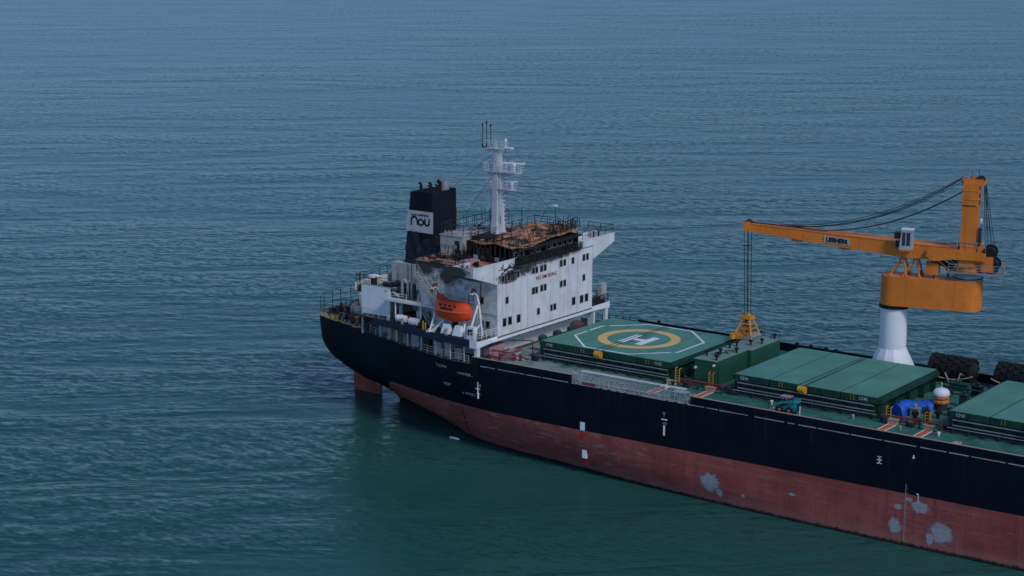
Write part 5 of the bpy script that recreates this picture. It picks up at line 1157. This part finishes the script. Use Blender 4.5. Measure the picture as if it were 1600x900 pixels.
for d0, d1 in zip(ds, ds[1:]):
    for s_ in (-1, 1):
        w0, w1 = ww(d0)*s_, ww(d1)*s_
        m.hexa([(d0, w0-.1*s_, zt_(d0)+.003), (d1, w1-.1*s_, zt_(d1)+.003), (d1, w1+.06*s_, zt_(d1)+.003), (d0, w0+.06*s_, zt_(d0)+.003), (d0, w0-.1*s_, zt_(d0)+.1), (d1, w1-.1*s_, zt_(d1)+.1), (d1, w1+.06*s_, zt_(d1)+.1), (d0, w0+.06*s_, zt_(d0)+.1)])
m.build('jib_top_flange', 'orange', jib)
# name board on the near side
dl = 16.7; wn = near*(ww(dl)+.06)
def jp(d, z, off=.08): return CM @ Vector((d, near*(ww(d)+off), z))
zc_ = zt_(dl)-hh(dl)*.52
q = [jp(18.5, zt_(18.5)-hh(18.5)*.52-.42), jp(15.1, zt_(15.1)-hh(15.1)*.5-.42), jp(15.1, zt_(15.1)-hh(15.1)*.5+.44), jp(18.5, zt_(18.5)-hh(18.5)*.52+.42)]
nrm = (q[1]-q[0]).cross(q[3]-q[0]).normalized()
m = MB(); m.hexa([*(v-nrm*.06 for v in q), *q]); board = m.build('name_board', 'steel', jib)
rt = (q[1]-q[0]).normalized(); upv = nrm.cross(rt)
text('lettering', 'LIEBHERR', .80, 'black', jib, (q[0]+q[1]+q[2]+q[3])/4+nrm*.016, rt, upv, bold=.045, sx=.84)
# tip sheaves, hoist ropes
MB(CM).box(JL-.55, JL+.45, -.85, .85, zt_(JL)-.95, zt_(JL)-.55).box(JL-.5, JL+.4, -.82, -.74, zt_(JL)-.54, zt_(JL)+.3).box(JL-.5, JL+.4, .74, .82, zt_(JL)-.54, zt_(JL)+.3).build('tip_head', 'orange', jib)
for dy in (-.4, .4): MB(CM).lathe((JL-.1, dy, zt_(JL)+.05), [(.1, -.1), (.42, -.1), (.36, 0), (.42, .1), (.1, .1)], 14, 'y').build('tip_sheave', 'dark', jib)
gb = Vector((28.05, 6.8, 15.56))
for dx, dy in ((-.42, -.25), (-.2, .2), (.2, -.2), (.42, .25)):
    MB().tube((tip.x+dx, tip.y+dy, zt_(JL)-.5), (gb.x+dx*.8, gb.y+dy, gb.z+3.1), .045, 5).build('hoist_rope', 'wire', CR)
MB().tube((tip.x-.5, tip.y-.2, 28.0), (tip.x+.5, tip.y+.2, 28.2), .08, 5).build('rope_spacer', 'black', CR)
# sagging luffing ropes from tower head to jib
def sag(a, b, s, n=18): return [Vector(a).lerp(Vector(b), i/n)-Vector((0, 0, s*4*(i/n)*(1-i/n))) for i in range(n+1)]
hd = CM @ Vector((1.2, 0, 39.5))
for off, d, s, dz in ((-.9, 24.0, 1.9, .2), (.9, 24.0, 2.0, .2), (-.5, 24.6, 2.2, -.3), (.3, 18.5, 1.3, -1.6), (-.3, 18.2, 1.35, -1.7), (.6, 25.5, 2.4, .1)):
    a = CM @ Vector((1.0, off, 38.75+dz)); b = CM @ Vector((d, off*.6, zt_(d)+.25)); MB().path(sag(a, b, s), .045, 5).build('luffing_rope', 'wire', CR)
MB(CM).tube((18.4, 0, zt_(18)+.2), (JL, 0, zt_(JL)+.2), .05, 5).tube((18.2, .3, zt_(18)+.2), (JL, .3, zt_(JL)+.2), .05, 5).build('deck_rope', 'wire', jib)
for dx, dz in ((-1.2, 38.4), (-1.7, 38.3), (-2.2, 38.4)):
    for dy in (-.9, .7): MB(CM).tube((-1.5, dy, dz), (dx-.9, dy*1.3, 29.4), .035, 5).build('hoist_fall', 'wire', CR)
# winches behind the tower
m = MB(CM); m.lathe((-2.6, 0, 29.3), [(.9, -1.3), (.9, -1.15), (.62, -1.14), (.62, 1.14), (.9, 1.15), (.9, 1.3)], 16, 'y'); m.build('winch_drum', 'black', CR, True)
m = MB(CM); m.lathe((-3.0, 0, 27.7), [(.95, -1.4), (.95, -1.25), (.7, -1.24), (.7, 1.24), (.95, 1.25), (.95, 1.4)], 16, 'y'); m.build('winch_drum', 'black', CR, True)
m = MB(CM); m.box(-1.7, -1.1, -1.2, 1.2, 27.2, 30.3); m.box(-3.2, -1.7, near*1.42-.06, near*1.42+.06, 27.0, 29.0); m.build('winch_frame', 'orange', CR)
MB(CM).box(-1.5, -1.1, near*1.0-.3, near*1.0+.5, 30.4, 32.6).build('rear_cabinet', 'dark', CR)
MB(CM).lathe((-1.4, near*1.2, 33.6), [(.1, -.4), (.2, 0), (.12, .25)], 8).build('work_lamp', 'clean_white', CR)
# maintenance platform round the neck, with railing
pf = MB(CM); pf.prz([(-4.6, -2.2), (2.3, -2.4), (2.9, 0), (2.3, 2.4), (-4.6, 2.2)], 26.75, 26.85); pf = pf.build('platform', 'grey', CR)
o_pts = [CM @ Vector(p) for p in ((2.2, near*2.3, 26.85), (-4.5, near*2.1, 26.85), (-4.5, -near*2.1, 26.85), (2.2, -near*2.3, 26.85))]
railing('platform_rail', 'grey', pf, o_pts, 1.1, 3, 1.1, .03)
railing('heel_rail', 'steel', CR, [CM @ Vector((2.5, near*1.85, 29.9)), CM @ Vector((-2.2, near*1.85, 29.65))], 1.05, 2, 1.2, .025)
m = MB(CM)
for s_ in (-.75, .75): m.tube((2.0, s_, 27.0), (4.6, s_, 28.0), .2, 8); m.tube((1.6, s_, 27.6), (3.6, s_, 28.6), .14, 8)
m.build('hydraulic_cylinder', 'black', CR)
m = MB(CM); m.tube((2.3, near*1.0, 26.9), (4.4, near*1.0, 28.6), .12, 6); m.tube((2.3, -near*1.0, 26.9), (4.4, -near*1.0, 28.6), .12, 6); m.build('heel_strut', 'orange', CR)
# jib rest: two A-frames on the arm
for a in (.2, 1.9):
    m = MB()
    for b in (-1.3, 1.3):
        t0 = bxp(a+.75, b*.45)
        for da in (-.75, 1.35):
            p0 = bxp(a+da, b); m.tube((p0[0], p0[1], 25.66), (t0[0], t0[1], 28.35), .13, 6); m.lathe((p0[0], p0[1], 25.66), [(.25, 0), (.25, .22)], 6)
    m.build('jib_rest', 'orange', CR)
p0 = bxp(.9, -.7); p1 = bxp(2.7, .7)
# operator cab / switch cabinet riding on the near side of the jib
dcab = 7.7; cz0 = zt_(dcab)-.55
cab = MB(CM); yA, yB = sorted((near*(ww(dcab)+.1), near*(ww(dcab)+1.5)))
cab.hexa([(dcab-.85, yA, cz0), (dcab+.85, yA, cz0), (dcab+.85, yB, cz0), (dcab-.85, yB, cz0), (dcab-.8, yA, cz0+2.5), (dcab+.55, yA, cz0+2.5), (dcab+.55, yB, cz0+2.5), (dcab-.8, yB, cz0+2.5)])
cab = cab.build('cab', 'steel', CR); tag(cab, 'pale grey operator cab on the jib side')
MB(CM).box(dcab-.55, dcab-.1, near*(ww(dcab)+1.5)-.02, near*(ww(dcab)+1.5)+.03, cz0+.5, cz0+2.2).box(dcab+.05, dcab+.45, near*(ww(dcab)+1.5)-.02, near*(ww(dcab)+1.5)+.03, cz0+.5, cz0+2.2).build('cab_window', 'cabglass', cab)
MB(CM).box(dcab-.9, dcab+.65, yA-.05, yB+.05, cz0+2.503, cz0+2.6).build('cab_roof', 'clean_white', cab)
m = MB(CM); m.box(dcab+.72, dcab+1.5, yA, yB-.2, cz0+1.3, cz0+2.1); m.box(dcab+.72, dcab+1.3, yA, yB-.3, cz0+.2, cz0+1.0); m.build('cab_mirror', 'black', cab)
MB(CM).box(dcab-.7, dcab+.7, yA, yB, cz0-.22, cz0-.003).build('cab_bracket', 'orange', cab)

# ================================================================== grab standing on the green house
G_ = thing('grab_bucket', (gb.x, gb.y, gb.z), 'orange yellow four legged grab frame standing on the green house under the crane ropes', 'grab')
m = MB()
for sx_, sy_ in ((-1, -1), (1, -1), (1, 1), (-1, 1)): m.tube((gb.x+sx_*1.35, gb.y+sy_*1.25, gb.z+.25), (gb.x+sx_*.5, gb.y+sy_*.45, gb.z+2.75), .13, 6)
m.build('leg', 'grab', G_)
m = MB()
for k_ in (.25, .5, .75):
    e = 1.35-.85*k_; e2 = 1.25-.8*k_; z = gb.z+.25+2.5*k_
    for (a, b) in (((-e, -e2), (e, -e2)), ((e, -e2), (e, e2)), ((e, e2), (-e, e2)), ((-e, e2), (-e, -e2))): m.tube((gb.x+a[0], gb.y+a[1], z), (gb.x+b[0], gb.y+b[1], z), .06, 5)
for i in range(7): z = gb.z+.4+i*.33; e = 1.3-.8*(i*.33+.15)/2.5; m.tube((gb.x+.2, gb.y-e, z), (gb.x+.95-.06*i, gb.y-e, z), .045, 5)
m.build('rung', 'grab', G_)
MB().box(gb.x-.75, gb.x+.75, gb.y-.6, gb.y+.6, gb.z+2.7, gb.z+3.1).lathe((gb.x, gb.y, gb.z+3.1), [(.4, -.25), (.4, .25)], 10, 'y').build('head', 'grab', G_)
for s_ in (-1, 1):
    m = MB(); m.pry([(gb.x+s_*.05, gb.z+.05), (gb.x+s_*1.3, gb.z+.03), (gb.x+s_*1.6, gb.z+.55), (gb.x+s_*1.15, gb.z+.75), (gb.x+s_*.1, gb.z+.5)], gb.y-1.25, gb.y+1.25); m.build('jaw', 'grab' if s_ < 0 else 'grey', G_)
MB().box(gb.x-.12, gb.x+.12, gb.y-.3, gb.y+.3, gb.z+.6, gb.z+2.7).build('closing_tackle', 'dark', G_)
MB().lathe((gb.x-1.5, gb.y-1.3, gb.z), [(.4, 0), (.4, .7), (.1, .75)], 10).build('counterweight', 'grab', G_)

# drifting float by the hull
m = MB(); m.lathe((-6.7, -12.3, .03), [(.05, -.9), (.16, -.7), (.18, 0), (.16, .7), (.05, .9)], 8, 'x')
tag(m.build('drifting_float', 'mark_white', None, True), 'small pale float drifting on the dark water beside the red hull', 'float')

# ================================================================== small clutter on the burnt bridge and the aft decks
random.seed(33)
for i in range(40):
    x = random.uniform(-13.8, -7.2); y = random.uniform(-11.3, -6.3); a = random.uniform(0, 6.28); L_ = random.uniform(.4, 1.6); z = 24.34
    if i % 4 == 0: MB().tube((x, y, z), (x+random.uniform(-.2, .2), y, z+random.uniform(.8, 2.0)), .04, 5).build('burnt_post', 'soot', ship)
    else: MB().tube((x, y, z+.05), (x+L_*math.cos(a), min(-6.2, y+L_*math.sin(a)), z+random.uniform(.05, .5)), random.uniform(.04, .1), 5).build('fire_debris', random.choice(('soot', 'soot', 'rust_brown', 'dirty_white')), ship)
for i in range(16):
    x = -13.9+i*.26; MB().tube((x, random.uniform(-5.8, 5.5), 27.02), (x+random.uniform(-.2, .2), random.uniform(-5.8, 5.5), 27.2+random.uniform(0, .8)), .035, 5).build('roof_debris', 'soot', blk_)
for i in range(10):
    x = -13.6+i*1.0; MB().tube((x, -11.52, 24.33), (x+random.uniform(-.15, .15), -11.5, 24.33+random.uniform(1.2, 2.3)), .035, 5).build('rail_post', 'soot', ship)
for i in range(12):
    y = -5.5+i; MB().tube((-14.0, y, 27.03), (-14.0+random.uniform(-.1, .1), y, 29.0+random.uniform(-.5, .6)), .03, 5).build('rail_post', 'dark', blk_)
mts = ('dark', 'dark', 'grey', 'dirty_white', 'rust_brown', 'steel')
for i in range(30):
    x = random.uniform(-24.6, -14.6); y = random.uniform(-11.0, -5.5); h_ = random.uniform(.3, 1.5); w_ = random.uniform(.12, .5)
    m = MB()
    if i % 3 == 0: m.box(x, x+w_*1.6, y, y+w_*1.2, 18.46, 18.46+h_); m.box(x-.04, x+w_*1.6+.04, y-.04, y+w_*1.2+.04, 18.462+h_, 18.52+h_)
    elif i % 3 == 1: m.lathe((x, y, 18.46), [(w_*.5, 0), (w_*.5, h_*.8), (w_*.8, h_*.85), (w_*.3, h_)], 8)
    else: m.path([(x, y, 18.46), (x, y, 18.46+h_), (x+.5, y+.2, 18.46+h_), (x+.5, y+.2, 18.5)], .05, 5)
    m.build('deck_fitting', random.choice(mts), ship)
for i in range(34):
    x = random.uniform(-36.0, -25.0); b_ = deckhalf(x)-1.0; y = random.uniform(-b_, b_*.4); z = zdk(x); h_ = random.uniform(.2, 1.2); w_ = random.uniform(.15, .6)
    m = MB()
    if i % 4 == 0: m.lathe((x, y, z), [(w_*.9, 0), (w_*1.0, .12), (w_*.55, .2), (w_*.5, .1)], 12); nm, mt = 'rope_coil', 'rope'
    elif i % 4 == 1: m.box(x, x+w_*1.5, y, y+w_, z, z+h_); m.tube((x+.1, y+.1, z+h_), (x+.1, y+.1, z+h_+.5), .06, 6); nm, mt = 'deck_fitting', random.choice(mts)
    elif i % 4 == 2: m.lathe((x, y, z), [(w_*.4, 0), (w_*.4, h_*.7), (w_*.7, h_*.75), (w_*.7, h_)], 8); nm, mt = 'deck_fitting', random.choice(('dark', 'rust_brown', 'yellow', 'redpipe'))
    else: m.path([(x, y, z), (x, y, z+h_+.5), (x+.8, y+.1, z+h_+.5), (x+.8, y+.1, z)], .05, 6); nm, mt = 'pipe_hoop', 'dark'
    m.build(nm, mt, ship)
for i in range(22):
    x = random.uniform(-18.5, -1.8); yb = -ahalf(x)+.5; y = random.uniform(yb, -12.2); h_ = random.uniform(.3, 1.3); w_ = random.uniform(.12, .45); m = MB()
    if i % 2: m.box(x, x+w_*1.4, y, y+w_, 15.21, 15.21+h_)
    else: m.lathe((x, y, 15.21), [(w_*.5, 0), (w_*.5, h_*.8), (w_*.75, h_*.85), (w_*.2, h_)], 8)
    m.build('deck_fitting', random.choice(('dark', 'grey', 'dirty_white', 'redpipe', 'dark', 'steel')), ship)
for i in range(26):
    x = random.choice((random.uniform(55.2, 63.2), random.uniform(26.2, 27.8), random.uniform(32, 34.4))); y = random.uniform(-7.2, 9); h_ = random.uniform(.3, 1.1); w_ = random.uniform(.15, .5); m = MB()
    if i % 3 == 0: m.path([(x, y, ZD), (x, y, ZD+h_), (x, y+random.uniform(1, 3), ZD+h_), (x, y+3, ZD)], .07, 6)
    elif i % 3 == 1: m.lathe((x, y, ZD), [(w_*.5, 0), (w_*.5, h_*.8), (w_*.8, h_*.85), (w_*.2, h_+.05)], 8)
    else: m.box(x, x+w_*1.5, y, y+w_*1.2, ZD, ZD+h_*.8)
    m.build('deck_fitting', random.choice(('green_side', 'dark', 'green_house', 'grey', 'black', 'rust_brown')), ship)
for x, y in ((46.8, -14.2), (39.2, -13.6), (66.4, -12.2), (21, -12.5)): MB().lathe((x, y, ZD), [(.5, 0), (.58, .1), (.3, .16), (.28, .05)], 14).build('rope_coil', 'rope', ship)
